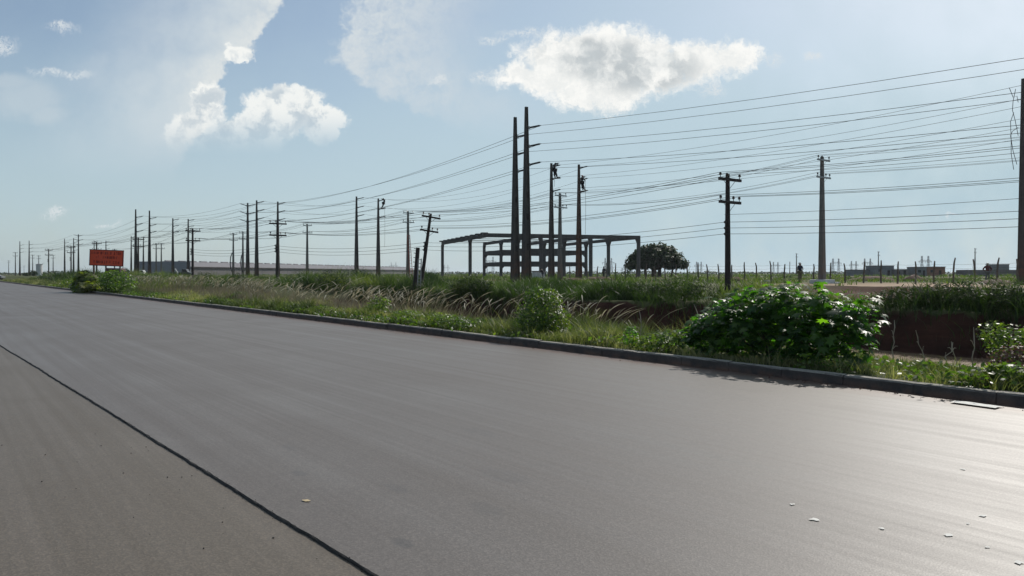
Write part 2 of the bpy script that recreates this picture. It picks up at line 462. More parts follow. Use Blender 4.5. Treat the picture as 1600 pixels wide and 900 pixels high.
# ------------------------------------------------------------------ plants in bulk
def blades(name, n, s, hgt, wid, tint, mat, lean=.35, droop=0.0, parent=None, z=None, wind=None):
    N = len(n)
    zz = height(n, s) - .02 if z is None else z
    x = .8*n - .6*s; y = .6*n + .8*s
    az = RNG.random(N)*2*np.pi
    if wind is not None: az = wind + RNG.normal(0, 1.3, N)
    ln = lean*(.3 + RNG.random(N))
    face = RNG.random(N)*np.pi
    T = np.array([0, .4, .75, 1.0]); Wf = np.array([1, .8, .5, .08])
    P = np.zeros((N, 4, 2, 3))
    for k, (tt, wf) in enumerate(zip(T, Wf)):
        off = ln*hgt*tt*tt
        up = hgt*(tt - droop*tt**3 - .18*ln*tt*tt)
        for q, sg in enumerate((-1, 1)):
            P[:,k,q,0] = x + np.cos(az)*off + sg*np.cos(face)*wid*wf*.5
            P[:,k,q,1] = y + np.sin(az)*off + sg*np.sin(face)*wid*wf*.5
            P[:,k,q,2] = zz + up
    Vv = P.reshape(-1, 3)
    base = (np.arange(N)*8)[:,None]
    Q = np.concatenate([base + np.array([[2*k, 2*k+1, 2*k+3, 2*k+2]]) for k in range(3)], 1).reshape(-1, 4)
    return fast_mesh(name, Vv, Q, mat, np.repeat(tint, 8), parent)

def tufts(nt, per, nr, sr, spread, keep=None):
    """nt tuft centres in road coordinates with `per` blades each -> n, s, tuft id"""
    n0 = RNG.uniform(nr[0], nr[1], nt); s0 = RNG.uniform(sr[0], sr[1], nt)
    if keep is not None:
        k = RNG.random(nt) < keep(n0, s0); n0, s0 = n0[k], s0[k]
    idn = np.repeat(np.arange(len(n0)), per)
    return (n0[idn] + RNG.normal(0, spread, len(idn)), s0[idn] + RNG.normal(0, spread, len(idn)), idn, len(n0))

# verge grass: from the kerb to the lip of the pit
sets = []
for (nt, per, sr) in ((2600, 22, (-4, 14)), (3300, 18, (14, 40)), (3000, 14, (40, 90)), (1900, 12, (90, 190))):
    n, s, idn, nc = tufts(nt, per, (10.75, 14.4), sr, .09)
    sets.append((n, s, RNG.random(nc)[idn]))
n = np.concatenate([q[0] for q in sets]); s = np.concatenate([q[1] for q in sets]); tu = np.concatenate([q[2] for q in sets])
n = np.clip(n, 10.66, 20)
cl = fbm(n*.8, s*.5, 50)
hg = (.10 + .30*np.clip(cl*1.6-.25, 0, 1))*(.6 + .7*RNG.random(len(n)))*(.7+.6*tu)*(1+.5*sstep(12.0,13.6,n))
near_k = np.where((n < 11.1), .75, 1.0)*np.where((s > 17) & (s < 31) & (n > 12.2), .5, 1)*np.where((s > 17) & (s < 75) & (n > 12.3), .7, 1)*np.where((s < 11.5) & (n > 11.0), np.where(n > 11.9, .30, .5), 1.0); hg = hg*near_k*np.where((fbm(n*1.5, s*1.1, 57) > .62), 1.5, .85)
tint = np.clip(.46 - .22*sstep(16,22,s)*sstep(48,38,s)*sstep(12.4,11.6,n) + .75*(fbm(n*.6, s*.35, 51)-.5)*2 + .45*(tu-.5) + .45*(RNG.random(len(n))-.5) + .12*sstep(13, 4, s), 0, 1)
o = blades('verge_grass', n, s, hg, .010 + .00022*np.clip(s,0,120), tint, M['grass'], .7)
tag(o, 'short mixed green and tan grass along the roadside verge', 'grass', kind='stuff')

# leafy ground cover creeping between the grass and over the kerb
cx_, sx_ = [], []
for (nt, per, sr) in ((190, 34, (3, 20)), (480, 40, (18, 45)), (460, 30, (45, 110))):
    n, s, idn, nc = tufts(nt, per, (10.66, 13.2), sr, .16, keep=lambda a, b: np.clip(3.2*fbm(a*.7, b*.33, 120)-1.15, 0, 1)*np.where(b < 11, .6, 1)*np.where(a < 10.85, 1.5, 1))
    cx_.append(n); sx_.append(s)
n = np.concatenate(cx_); s = np.concatenate(sx_); n = np.clip(n, 10.49, 20); N = len(n)
zz = np.where(n < 10.62, .16, height(n, s)) + .02 + .24*RNG.random(N)*np.clip(fbm(n*1.5, s*1.5, 121)*2-.4, .15, 1)
C = np.stack([.8*n-.6*s, .6*n+.8*s, zz], 1)
PL = np.array([(0,-.5),(.22,-.25),(.3,.05),(.2,.35),(0,.55),(-.2,.35),(-.3,.05),(-.22,-.25)])
GC = (C, np.array([0,0,.8]) + RNG.normal(0,.55,(N,3)), (.045+.05*RNG.random(N))*(1+s*.008), np.clip(.5+.5*(fbm(n*.5,s*.2,122)-.5)*2+.5*(RNG.random(N)-.5),0,1))

# tall green grass along the far bank of the pit
sets = []
for (nt, per, sr, nr) in ((1900, 22, (-14, 30), (27.6, 33)), (2200, 20, (30, 75), (27.4, 36)), (4300, 15, (70, 180), (14.2, 40))):
    n, s, idn, nc = tufts(nt, per, nr, sr, .2, keep=lambda a, b: np.where((b < 18.6) & (b > 14.8), .25, 1.0)*np.clip(2.6*fbm(a*.35, b*.28, 60)-.75, .06, 1))
    sets.append((n, s, RNG.random(nc)[idn]))
n = np.concatenate([q[0] for q in sets]); s = np.concatenate([q[1] for q in sets]); tu = np.concatenate([q[2] for q in sets])
cl = fbm(n*.4, s*.33, 61)
hg = (.35 + 1.15*np.clip(cl*2.0-.55, 0, 1))*(.55 + .6*RNG.random(len(n)))*(.7+.6*tu)
hg *= np.where(n > 33.5, .8, 1)*np.where((s > 13.6) & (s < 20), .5, 1)*(.75 + .8*np.clip(fbm(n*.12, s*.09, 65)*2-.6, 0, 1))
tint = np.clip(.38 + 1.1*(fbm(n*.22, s*.14, 62)-.5)*2 + .3*(tu-.5) + .3*(RNG.random(len(n))-.5), 0, 1)
ne = 9000                                   # tufts that hang over the crumbling edge or root in the wall
es = RNG.uniform(-14, 60, ne); es = np.floor(es*2.2)/2.2 + RNG.normal(0,.12,ne); en = RNG.uniform(26.9, 28.3, ne)
kp = RNG.random(ne) < np.clip(2.6*fbm(es*.5, 4.0, 131)-.55, .08, 1)*np.where(en < 27.4, .35, 1); es, en = es[kp], en[kp]
n = np.concatenate([n, en]); s = np.concatenate([s, es]); hg = np.concatenate([hg, .25+.55*RNG.random(len(en))]); tint = np.concatenate([tint, np.clip(.3+.5*(fbm(es*.4,1,132)-.5)*2+.3*(RNG.random(len(en))-.5),0,1)])
o = blades('bank_grass', n, s, hg, .03 + .00018*np.clip(s,0,170), tint, M['bankgrass'], .75)
tag(o, 'tall dark green grass on the far bank of the red pit', 'grass', kind='stuff')

# greyish dry grass between verge and bank, with bent seed heads
sets = []
for (nt, per, sr, nr) in ((2600, 11, (15, 42), (12.5, 17.5)), (3200, 10, (36, 74), (12.6, 22)), (700, 8, (74, 190), (14, 24))):
    n, s, idn, nc = tufts(nt, per, nr, sr, .16, keep=lambda a, b: np.clip(3.6*fbm(a*.45, b*.30, 70)-1.25, .04, 1)*np.where(b < 20, .25, 1))
    sets.append((n, s, RNG.random(nc)[idn]))
n = np.concatenate([q[0] for q in sets]); s = np.concatenate([q[1] for q in sets]); tu = np.concatenate([q[2] for q in sets])
hg = (.28 + .75*fbm(n*.5, s*.4, 71)**1.4)*(.5+.7*RNG.random(len(n)))*(.7+.5*tu)
hg = np.maximum(hg, 0.25) + np.clip(.1 - height(n, s), 0, 1.2)*.75*sstep(.2,.9,tu)
o = blades('dry_grass', n, s, hg, .011 + .00020*np.clip(s,0,150), np.clip(.20+.5*(tu-.5)+.5*(RNG.random(len(n))-.5),0,1), M['dry'], .6, .1, wind=.55)
tag(o, 'dry greyish tan grass filling the strip behind the verge', 'grass', kind='stuff')
nh = 2900
cl_n = RNG.uniform(12.7, 19.0, 420); cl_s = 15 + 75*RNG.random(420)**1.25; ci = RNG.integers(0, 420, nh)
pn = cl_n[ci] + RNG.normal(0,.22,nh); ps = cl_s[ci] + RNG.normal(0,.3,nh)
kp = (RNG.random(nh) < np.clip(3.4*fbm(pn*.35, ps*.22, 73)-1.05, .05, 1)*np.where(ps < 26, .5, 1))*(pn > 12.3); pn, ps = pn[kp], ps[kp]
Vh, Fh, Th = [], [], []
for a_, b2 in zip(pn, ps):                    # arching stem that ends in a pale plume
    p = W(a_, b2, float(height(a_, b2))); hh = random.uniform(.9, 1.75)*(.72 if b2 < 30 else 1) + max(0, .05-p.z)*.8; az = .45 + random.gauss(0, 1.0); ln = random.uniform(.2, .8)
    pts = []
    for t_ in (0, .3, .55, .72, .82, .9, .96, 1.0):
        pts.append(p + Vector((math.cos(az)*ln*hh*t_**2.4, math.sin(az)*ln*hh*t_**2.4, hh*(t_ - .16*t_**5))))
    sc = 1 + b2*.009
    ws = [.005*sc, .005*sc, .0045*sc, .006*sc, .013*sc, .016*sc, .011*sc, .003]
    tv = random.uniform(.55, 1.0); fa = random.random()*3.14
    for rot in (0, 1.57):
        dv = Vector((math.cos(fa+rot), math.sin(fa+rot), 0)); b0 = len(Vh)
        for q, (p_, w_) in enumerate(zip(pts, ws)):
            Vh += [p_ - dv*w_, p_ + dv*w_]; Th += [tv*(.55 if q < 4 else 1.0)]*2
        for q in range(7): Fh.append((b0+2*q, b0+2*q+1, b0+2*q+3, b0+2*q+2))
o = fast_mesh('seed_head_grass', np.array([tuple(v) for v in Vh]), np.array(Fh), M['dry'], np.array(Th))
tag(o, 'pale arching grass plumes bending over in the strip behind the verge', 'grass', kind='stuff')

# scrub on the plateau
n, s, idn, nc = tufts(5200, 9, (36, 125), (-40, 170), .3, keep=lambda a, b: np.where((b < 34) & (a > 43) & (a < 64), .06, 1)*np.where((b < 27) & (a < 44.6), .22, 1)*np.clip(1.6*fbm(a*.1, b*.1, 80)-.1, .1, 1))
tu = RNG.random(nc)[idn]
o = blades('field_grass', n, s, (.14+.42*fbm(n*.2, s*.2, 81))*(.6+.7*tu), .05+RNG.random(len(n))*.04, np.clip(.55+.6*(tu-.5)+.3*(RNG.random(len(n))-.5),0,1), M['bankgrass'], .8)
tag(o, 'low patchy scrub grass across the flat field', 'grass', kind='stuff')
n, s, idn, nc = tufts(4200, 8, (120, 700), (-250, 700), 1.0)
tu = RNG.random(nc)[idn]
o = blades('far_field_scrub', n, s, (.3+.9*fbm(n*.05, s*.05, 83))*(.5+.7*tu), .25+RNG.random(len(n))*.2, np.clip(.5+.6*(tu-.5),0,1), M['bankgrass'], .9)
tag(o, 'low scrub spread over the far field', 'scrub', kind='stuff')

# distant wood: a ragged belt of low trees near the horizon
vn_, vs_ = [], []
N = 15000
ang = RNG.uniform(-.66, .64, N)      # bearing from the road
dist = RNG.uniform(900, 1500, N)
hx = np.sin(ang)*dist; hy = np.cos(ang)*dist
top = (2.0 + 4.2*fbm(ang*60, 0, 90)**1.3)*np.where(ang < -.1, .75, 1)
hz = .8 + RNG.random(N)*top
sz = RNG.uniform(1.2, 3.0, N)
d1 = RNG.normal(size=(N,3)); d1 /= np.linalg.norm(d1, axis=1)[:,None]
d2 = RNG.normal(size=(N,3)); d2 -= (d1*d2).sum(1)[:,None]*d1; d2 /= np.linalg.norm(d2, axis=1)[:,None]
C = np.stack([hx, hy, hz], 1)
Vd = np.stack([C - d1*sz[:,None]*.5, C - d2*sz[:,None]*.4, C + d1*sz[:,None]*.5, C + d2*sz[:,None]*.4], 1).reshape(-1,3)
Fd = np.arange(4*N).reshape(-1,4)
o = fast_mesh('distant_wood', Vd, Fd, M['treeleaf'], np.repeat(RNG.random(N), 4))
tag(o, 'thin belt of low trees along the horizon', 'trees', kind='stuff')

# ------------------------------------------------------------------ leafy plants
def lobed(nl=7, inner=.45):
    pts = []
    for k in range(nl):
        a_ = -2.5 + 5.0*k/(nl-1)
        L = 1.0 - .32*abs(a_)/2.5
        pts.append((math.sin(a_)*L, math.cos(a_)*L))
        if k < nl-1:
            a2 = a_ + 2.5/(nl-1); pts.append((math.sin(a2)*inner, math.cos(a2)*inner))
    pts.append((0, -.12))
    return np.array(pts)
OVAL = np.array([(0,-.5),(.22,-.25),(.3,.05),(.2,.35),(0,.55),(-.2,.35),(-.3,.05),(-.22,-.25)])
PALM = lobed(7)
NARROW = np.array([(0,-.7),(.13,-.2),(.12,.3),(0,.8),(-.12,.3),(-.13,-.2)])
M['bankleaf'] = plant_mat('scrub_leaves', [(0,(.010,.018,.008)),(.5,(.025,.042,.014)),(1,(.07,.085,.032))], (1.5,1.8,.7), .33, .6, .2)
def leaf_mesh(name, C, Nrm, size, tint, mat, outline, cup=.18, parent=None):
    N = len(C); K = len(outline)
    Nrm = Nrm/np.linalg.norm(Nrm, axis=1)[:,None]
    r = RNG.normal(size=(N,3)); u = r - (r*Nrm).sum(1)[:,None]*Nrm; u /= np.linalg.norm(u, axis=1)[:,None]
    v = np.cross(Nrm, u)
    ox, oy = outline[:,0], outline[:,1]
    dr = -cup*(ox**2 + .8*oy**2)
    P = C[:,None,:] + size[:,None,None]*(u[:,None,:]*ox[None,:,None] + v[:,None,:]*oy[None,:,None] + Nrm[:,None,:]*dr[None,:,None])
    P = np.concatenate([C[:,None,:], P], 1).reshape(-1,3)
    base = (np.arange(N)*(K+1))[:,None,None]
    tri = np.array([[0, k+1, (k+1)%K+1] for k in range(K)])[None]
    Fv = (base + tri).reshape(-1,3)
    return fast_mesh(name, P, Fv, mat, np.repeat(tint, K+1), parent)

o = leaf_mesh('ground_cover', *GC, M['creeper'], OVAL, .15)
tag(o, 'leafy weeds creeping in patches between the verge grass and the kerb', 'weeds', kind='stuff')
def blob_points(N, lobes, shell=.55):
    """points in the outer part of a set of ellipsoids (cx,cy,cz,rx,ry,rz), with outward normals"""
    vol = np.array([l[3]*l[4]*l[5] for l in lobes])**.75; vol /= vol.sum()
    which = RNG.choice(len(lobes), N, p=vol)
    L = np.array(lobes)[which]
    d = RNG.normal(size=(N,3)); d /= np.linalg.norm(d, axis=1)[:,None]
    rr = (shell + (1-shell)*RNG.random(N))**1.0
    return L[:,:3] + d*L[:,3:]*rr[:,None], d, rr, which

def stems(root, base, tips, r, mat, name='stem'):
    mb = MB()
    for t_ in tips:
        t_ = Vector(t_); b2 = Vector(base) + Vector((random.uniform(-.1,.1), random.uniform(-.1,.1), 0))*(t_-Vector(base)).length*.5
        midp = b2.lerp(t_, .5) + Vector((random.uniform(-.06,.06), random.uniform(-.06,.06), .12*(t_-b2).length))
        mb.tube([b2, midp, t_], [r, r*.75, r*.45], 5)
    return mb.build(name, mat, root)

def shrub(name, label, cat, n, s, lobes, count, leaf, mat, outline, up=.9, cup=.18, nst=10, rstem=.012, group=None, tintb=.5, sink=.0, stem_mat=None):
    p = W(n, s); p.z = float(height(n, s)) - sink
    root = empty(name, p); tag(root, label, cat, group)
    C, d, rr, wh = blob_points(count, lobes)
    k = C[:,2] > .02; C, d, rr, wh = C[k], d[k], rr[k], wh[k]
    nr = d*.55 + np.array([0,0,up]) + RNG.normal(0,.45,d.shape)
    sz = leaf*(.55 + .8*RNG.random(len(C)))
    lt = RNG.random(len(lobes))
    tint = np.clip(tintb + .35*(lt[wh]-.5) + .5*(RNG.random(len(C))-.5) + .25*(rr-.75), 0, 1)
    leaf_mesh('foliage', C, nr, sz, tint, mat, outline, cup, root)
    tips = [C[i] for i in RNG.choice(len(C), nst)]
    stems(root, (0,0,-.05), tips, rstem, stem_mat or M['stem'])
    return root

# the big bush with lobed leaves leaning over the kerb
L = []
for k in range(17):
    u = -1.50 + 3.12*k/16
    hgt = (1.34 - .30*(abs(u + .1)/1.5)**2 - .16*max(0, u-.2))*random.uniform(.86, 1.06)
    L.append((.05 + .1*random.uniform(-1,1), u, hgt*.70 + random.uniform(-.07,.07), .50, .36, hgt*.36))
    L.append((random.uniform(-.42,.1), u*.98, .34 + random.uniform(-.08,.1), .45, .36, .38))
    if k % 2: L.append((random.uniform(-.35,-.05), u*.95, hgt*.55, .42, .34, .3))
L.append((-.1, 1.72, .36, .34, .3, .3)); L.append((-.1,-1.58,.45,.3,.22,.36)); L.append((-.2,2.0,.22,.25,.25,.2))
for k in range(12): L.append((random.uniform(-.4,.3), random.uniform(-1.55,1.4), random.uniform(.75,1.2), .16, .15, .13))
cn, cs = NS(X(1228, 13.2), 13.2)
big = shrub('broadleaf_bush', 'largest bush, dark glossy lobed leaves bulging over the kerb below the timber pole', 'bush', 11.6, cs+.12, L, 2900, .112, M['castor'], PALM, 1.25, .34, 46, .012, tintb=.58)
big.rotation_euler.z = TH
# the round small-leaved bush
L = [(0,0,.55,.62,.66,.5),(.1,-.35,.4,.45,.4,.35),(-.1,.4,.42,.45,.4,.36),(0,.1,.92,.42,.42,.3),(.05,-.2,.85,.36,.34,.3),(-.2,.0,.3,.5,.7,.28),(.05,.3,.98,.25,.25,.25)]
cn, cs = NS(X(842, 18.6), 18.6)
o = shrub('round_bush', 'dense round bush of small mid green leaves growing at the kerb', 'bush', cn+.1, cs, L, 4200, .058, M['small'], OVAL, .5, .15, 18, .01); o.rotation_euler.z = TH; o.scale = (1,1,1.0)

def px_bush(px, Y): return NS(X(px, Y), Y)
small_plants = [
 # name, label, px, depth, lobes, count, leaf, mat, outline, tint
 ('fern_bush', 'feathery light green bush at the pit edge beside the withered brown weed', 1582, 11.6, [(0,0,.45,.35,.4,.33),(.1,-.3,.55,.3,.3,.25),(0,.25,.62,.25,.25,.22)], 1500, .05, 'creeper', OVAL, .6),
 ('withered_weed', 'withered brown weed beside the feathery light green bush', 1574, 10.6, [(0,0,.3,.22,.26,.2),(.05,-.15,.42,.18,.18,.14)], 420, .05, 'brownleaf', OVAL, .5),
 ('broadleaf_weed', 'bright green weed spilling over the kerb below the withered weed', 1592, 9.9, [(0,0,.18,.25,.4,.16),(0,.35,.15,.2,.3,.14)], 320, .075, 'creeper', PALM, .7),
 ('leafy_weed', 'low yellow green leafy clump against the kerb beside the largest bush', 1022, 14.6, [(0,0,.2,.3,.45,.2),(.1,-.35,.25,.25,.3,.22),(0,.35,.16,.25,.3,.16)], 800, .06, 'creeper', OVAL, .6),
 ('dark_weed', 'small dark leafed weed beside the low yellow green leafy clump', 982, 15.1, [(0,0,.25,.16,.18,.22)], 260, .05, 'castor', OVAL, .5),
 ('creeper_mound', 'low creeper mound at the kerb beside the dense round bush', 925, 16.8, [(0,0,.15,.35,.5,.17),(.2,-.4,.15,.3,.35,.15)], 640, .055, 'creeper', OVAL, .6),
 ('creeper_mound', 'wide bright creeper mound spreading by the kerb among dry plumes', 700, 20.6, [(0,0,.2,.4,.7,.2),(.1,.7,.22,.4,.5,.22),(0,-.7,.16,.35,.5,.16)], 1300, .06, 'creeper', OVAL, .6),
 ('creeper_mound', 'bright creeper mound by the kerb just before the leaning pole', 640, 22.8, [(0,0,.2,.4,.6,.22),(.1,.6,.2,.4,.5,.2)], 900, .065, 'creeper', OVAL, .55),
 ('creeper_mound', 'tall bright creeper clump topped by one pale flower behind the kerb', 592, 26.2, [(0,0,.4,.45,.45,.4),(.1,.5,.25,.4,.5,.25)], 1000, .075, 'creeper', OVAL, .5),
 ('creeper_mound', 'small rounded creeper clump standing in short dry grass behind the kerb', 376, 41.0, [(0,0,.3,.5,.6,.33)], 600, .09, 'creeper', OVAL, .5),
 ('creeper_mound', 'thin low creeper patch by the kerb between dry tan grass', 505, 28.5, [(0,0,.15,.4,.9,.17)], 600, .065, 'creeper', OVAL, .65),
 ('creeper_mound', 'dark green low creeper patch near the kerb beyond the pale flower clump', 448, 33.0, [(0,0,.15,.4,.8,.17)], 500, .07, 'small', OVAL, .5),
]
for (nm, lb, px, Y, L, ct, lf, mt, ol, tb) in small_plants:
    cn, cs = px_bush(px, Y)
    o = shrub(nm, lb, 'plant', max(cn, 10.95), cs, L, ct, lf, M[mt], ol, .7, .15, 7, .006, group='low leafy plants along the verge', tintb=tb)
    o.rotation_euler.z = TH
# bushes below the red sign
cn, cs = px_bush(135, 66)
o = shrub('tree_bush', 'taller bush with large pale glinting leaves under the red sign', 'bush', cn-.1, cs, [(0,0,1.5,.9,1.2,.6),(.1,-1.1,1.2,.8,.9,.55),(0,1.2,1.0,.8,1.1,.6),(0,.5,1.95,.5,.6,.3),(-.1,-1.9,.7,.8,1.1,.5),(0,2.4,.6,.9,1.2,.5),(0,0,.5,.9,1.6,.5)], 800, .34, M['small'], PALM, 1.2, .3, 16, .04, tintb=.75); o.rotation_euler.z = TH; o.scale = (1,1.25,.9)
cn, cs = px_bush(184, 62)
o = shrub('tree_bush', 'spreading bright green bush beneath the red sign, beside the pale glinting bush', 'bush', cn-.1, cs, [(0,0,1.0,1.2,2.0,.9),(.1,-2.4,.75,1.1,1.7,.7),(0,2.0,.95,1.1,1.8,.9),(-.2,-4.2,.5,.9,1.4,.5)], 3600, .17, M['creeper'], OVAL, .6, .2, 12, .03); o.rotation_euler.z = TH
cn, cs = px_bush(97, 82)
o = shrub('tree_bush', 'low spreading green bush at the kerb beyond the glinting bush under the sign', 'bush', cn+1.0, cs, [(0,0,.5,1.2,2.5,.6),(0,3,.4,1,2,.5)], 1100, .18, M['small'], OVAL, .6, .2, 8, .03); o.rotation_euler.z = TH
# dark scrub along the bank
for (px, Y, lb, sc) in ((1392, 27.6, 'leafy dark shrub at the pit rim just past the largest bush', .72), (1452, 26.6, 'leafy dark shrub overhanging the pit wall before the brick house', .85), (1513, 26.0, 'leafy dark shrub overhanging the pit wall near the man in red', .95), (1575, 25.4, 'leafy dark shrub overhanging the pit wall below the cut off pole', .7),
                        (1085, 37.5, 'dense dark shrub at the pit rim close to the first timber pole', 1.0), (1018, 39.5, 'dark shrub at the pit rim below the large dome tree', .8), (952, 42, 'low dark shrub at the pit rim behind dry plumes', .7),
                        (318, 96, 'dark rounded scrub bush on the bank before the long warehouse roof edge', 1.5), (372, 92, 'low dark scrub bush on the bank below the two bent cable poles', 1.2),
                        (520, 66, 'broad dark scrub bush on the bank below the slender grey crossarm pole', 1.5), (566, 60, 'dark scrub bush on the bank below the first bare tall pole', 1.15),
                        (690, 52, 'dark green scrub bush on the bank beside the leaning pole', 1.15), (735, 50, 'dark green scrub bush on the bank beneath the concrete frame corner', 1.1)):
    cn, cs = px_bush(px, Y)
    if Y < 45: cn = 28.7
    o = shrub('scrub_bush', lb, 'bush', cn, cs, [(0,0,.6*sc,.9*sc,1.6*sc,.65*sc),(.2,1.2*sc,.45*sc,.8*sc,1.1*sc,.5*sc),(0,-1.1*sc,.5*sc,.8*sc,1.0*sc,.5*sc)], 1500, .13 if Y < 45 else .17, M['bankleaf'], NARROW, .5, .3, 8, .02, group='dark scrub bushes along the bank')
    o.rotation_euler.z = TH

# dry stalks standing at the rim of the pit
def stalk(px, Y, hgt, label, fork):
    n_, s_ = px_bush(px, Y); p = W(n_, s_); p.z = float(height(n_, s_)) - .03
    mb = MB(); x = 0
    pts = [Vector((0,0,0))]
    for k in range(1, 7): pts.append(Vector((random.uniform(-.03,.03)+.02*k*fork, random.uniform(-.02,.02), hgt*k/6)))
    mb.tube(pts, [.012,.011,.009,.009,.007,.010,.005], 5)
    for k in (3, 4, 2):
        q = pts[k]; d = Vector((random.uniform(-.35,.35), random.uniform(-.1,.1), random.uniform(.1,.3)))*hgt*.5
        mb.tube([q, q+d*.6+Vector((0,0,.03)), q+d], [.007,.006,.004], 4)
    o = mb.build('dry_stalk', M['twig']); o.location = p
    tag(o, label, 'stalk', 'dry stalks at the rim of the pit')
stalk(1516, 13.4, 1.05, 'tallest dry forked stalk standing before the dark pit wall', .5)
stalk(1497, 12.6, .5, 'short hooked dry stalk beside the tallest forked stalk', -1)
stalk(1447, 13.6, .75, 'thin leaning dry stalk between the largest bush and the tallest stalk', -1.5)
stalk(1472, 12.4, .45, 'short pale dry stalk with a curled tip over the brown water', 1.5)
stalk(1393, 13.8, .8, 'faint dry stalk close to the edge of the largest bush', .4)
stalk(1003, 16.4, .75, 'dry stalk rising from a grass tuft before the red pit wall', -.2)
stalk(1104, 16.8, .95, 'pale leaning dry stalk beside the largest bush, below the timber pole', -2.2)

# ------------------------------------------------------------------ mango tree
def tree(px, Y, wid, hgt, label, nleaf, trunks):
    x = X(px, Y); root = empty('spreading_tree', (x, Y, hxy(x, Y))); tag(root, label, 'tree')
    lobes = []
    n = 26 if wid > 8 else 6
    for k in range(n*2):
        a_ = random.uniform(0, 2*math.pi); r = math.sqrt((k+.5)/(2*n))*wid*.44
        a_ = k*2.39996 + random.uniform(-.3,.3)
        top = hgt*(1.06 - .62*(r/(wid*.5))**1.9)*random.uniform(.90, 1.03)
        lobes.append((math.cos(a_)*r, math.sin(a_)*r, top - hgt*random.uniform(.13,.20), wid*random.uniform(.05,.12), wid*random.uniform(.05,.12), hgt*random.uniform(.08,.18)))
        if k % 2: lobes.append((math.cos(a_)*r*.9, math.sin(a_)*r*.9, max(hgt*.33, (top - hgt*.2)*.68), wid*.11, wid*.11, hgt*.13))
    C, d, rr, wh = blob_points(nleaf, lobes, .5)
    lt = RNG.random(len(lobes))
    leaf_mesh('crown', C, d*.8 + np.array([0,0,.5]) + RNG.normal(0,.5,d.shape), wid*.030*(.5+RNG.random(len(C))), np.clip(.4+.5*(lt[wh]-.5)+.4*(RNG.random(len(C))-.5),0,1), M['treeleaf'], OVAL, .1, root)
    mb = MB()
    for (tx, ty, tr) in trunks:
        mb.tube([(tx,ty,-.2),(tx*1.1,ty,hgt*.22),(tx*1.4,ty*1.2,hgt*.5)], [tr*1.25, tr, tr*.7], 8)
        for k in range(6):
            l = random.choice(lobes); mb.tube([(tx*1.1,ty,hgt*.2),((tx+l[0])*.5,(ty+l[1])*.5,hgt*.42),l[:3]], [tr*.55, tr*.35, tr*.15], 6)
    mb.build('trunk', M['bark'], root)
    return root
tree(1026, 180, 15.2, 8.4, 'large dome crowned dark tree standing beside the concrete frame', 15000, ((-.6,0,.55),(.7,.4,.4),(3.4,0,.22),(-2.4,.5,.25)))
tree(981, 176, 3.4, 3.6, 'small dark tree tucked under the flank of the large dome crowned tree', 1100, ((0,0,.14),))

# ------------------------------------------------------------------ utility poles
def tall_pole_proto(name, arm0, mat, double=False, H=15.2):
    """double-T concrete pole: two flanges and a web with openings, post insulators on one side"""
    root = empty(name)
    mb = MB()
    def sec(z):          # half sizes at height z
        t_ = z/H
        return (.36*(1-t_) + .12*t_, .30*(1-t_) + .10*t_)
    a0, b0 = sec(-.6); a1, b1 = sec(H)
    for sg in (-1, 1):   # flanges
        mb.hexa([(sg*a0-.0-sg*.16, -b0, -.6),(sg*a0, -b0, -.6),(sg*a0, b0, -.6),(sg*a0-sg*.16, b0, -.6),
                 (sg*a1-sg*.07, -b1, H),(sg*a1, -b1, H),(sg*a1, b1, H),(sg*a1-sg*.07, b1, H)])
    zs = [-.6, 1.2, 2.6, 4.1, 5.6, 7.0, 8.4, H-.02]
    for k in range(len(zs)-1):  # web panels, shallow ribs between
        z0, z1 = zs[k] + (.0 if k == 0 else .003), zs[k+1]
        (q0, w0), (q1, w1) = sec(z0), sec(z1)
        mb.hexa([(-q0+.14, -w0*.6, z0),(q0-.14, -w0*.6, z0),(q0-.14, w0*.6, z0),(-q0+.14, w0*.6, z0),
                 (-q1+.06, -w1*.6, z1),(q1-.06, -w1*.6, z1),(q1-.06, w1*.6, z1),(-q1+.06, w1*.6, z1)])
    mb.build('shaft', mat, root)
    for z in (3.1, 5.7, 7.6):
        if arm0 > 1: q = sec(z); mb = MB(); mb.box((.03, -q[1]*.6-.004, z), (.2, .02, .55)); mb.build('climbing_hole', M['tarred'], root)
    tips = []
    for sg in ((1, -1) if double else (1,)):
        for k in range(3):
            z = H - arm0 - 1.6*k
            ax = sec(z)[0]
            ib = MB()
            p0 = Vector((sg*(ax+.14), 0, z-.02)); p1 = Vector((sg*(ax+1.32), 0, z+.30))
            for q in range(22):
                t0 = q/22; t1 = (q+.55)/22
                r = .085 if q % 2 == 0 else .045
                ib.tube([p0.lerp(p1, t0), p0.lerp(p1, (q+1)/22)], r, 7)
            ins = ib.build('insulator', M['polymer'], root)
            bb = MB(); bb.bar((sg*(ax-.02),0,z-.06),(sg*(ax+.16),0,z-.02),.22,.26); bb.build('bracket', M['steel'], ins)
            bb = MB(); bb.tube([p1, p1+Vector((sg*.12,0,.03))], .05, 6); bb.build('wire_clamp', M['steel'], ins)
            tips.append(p1 + Vector((sg*.12,0,.03)))
    return root, tips

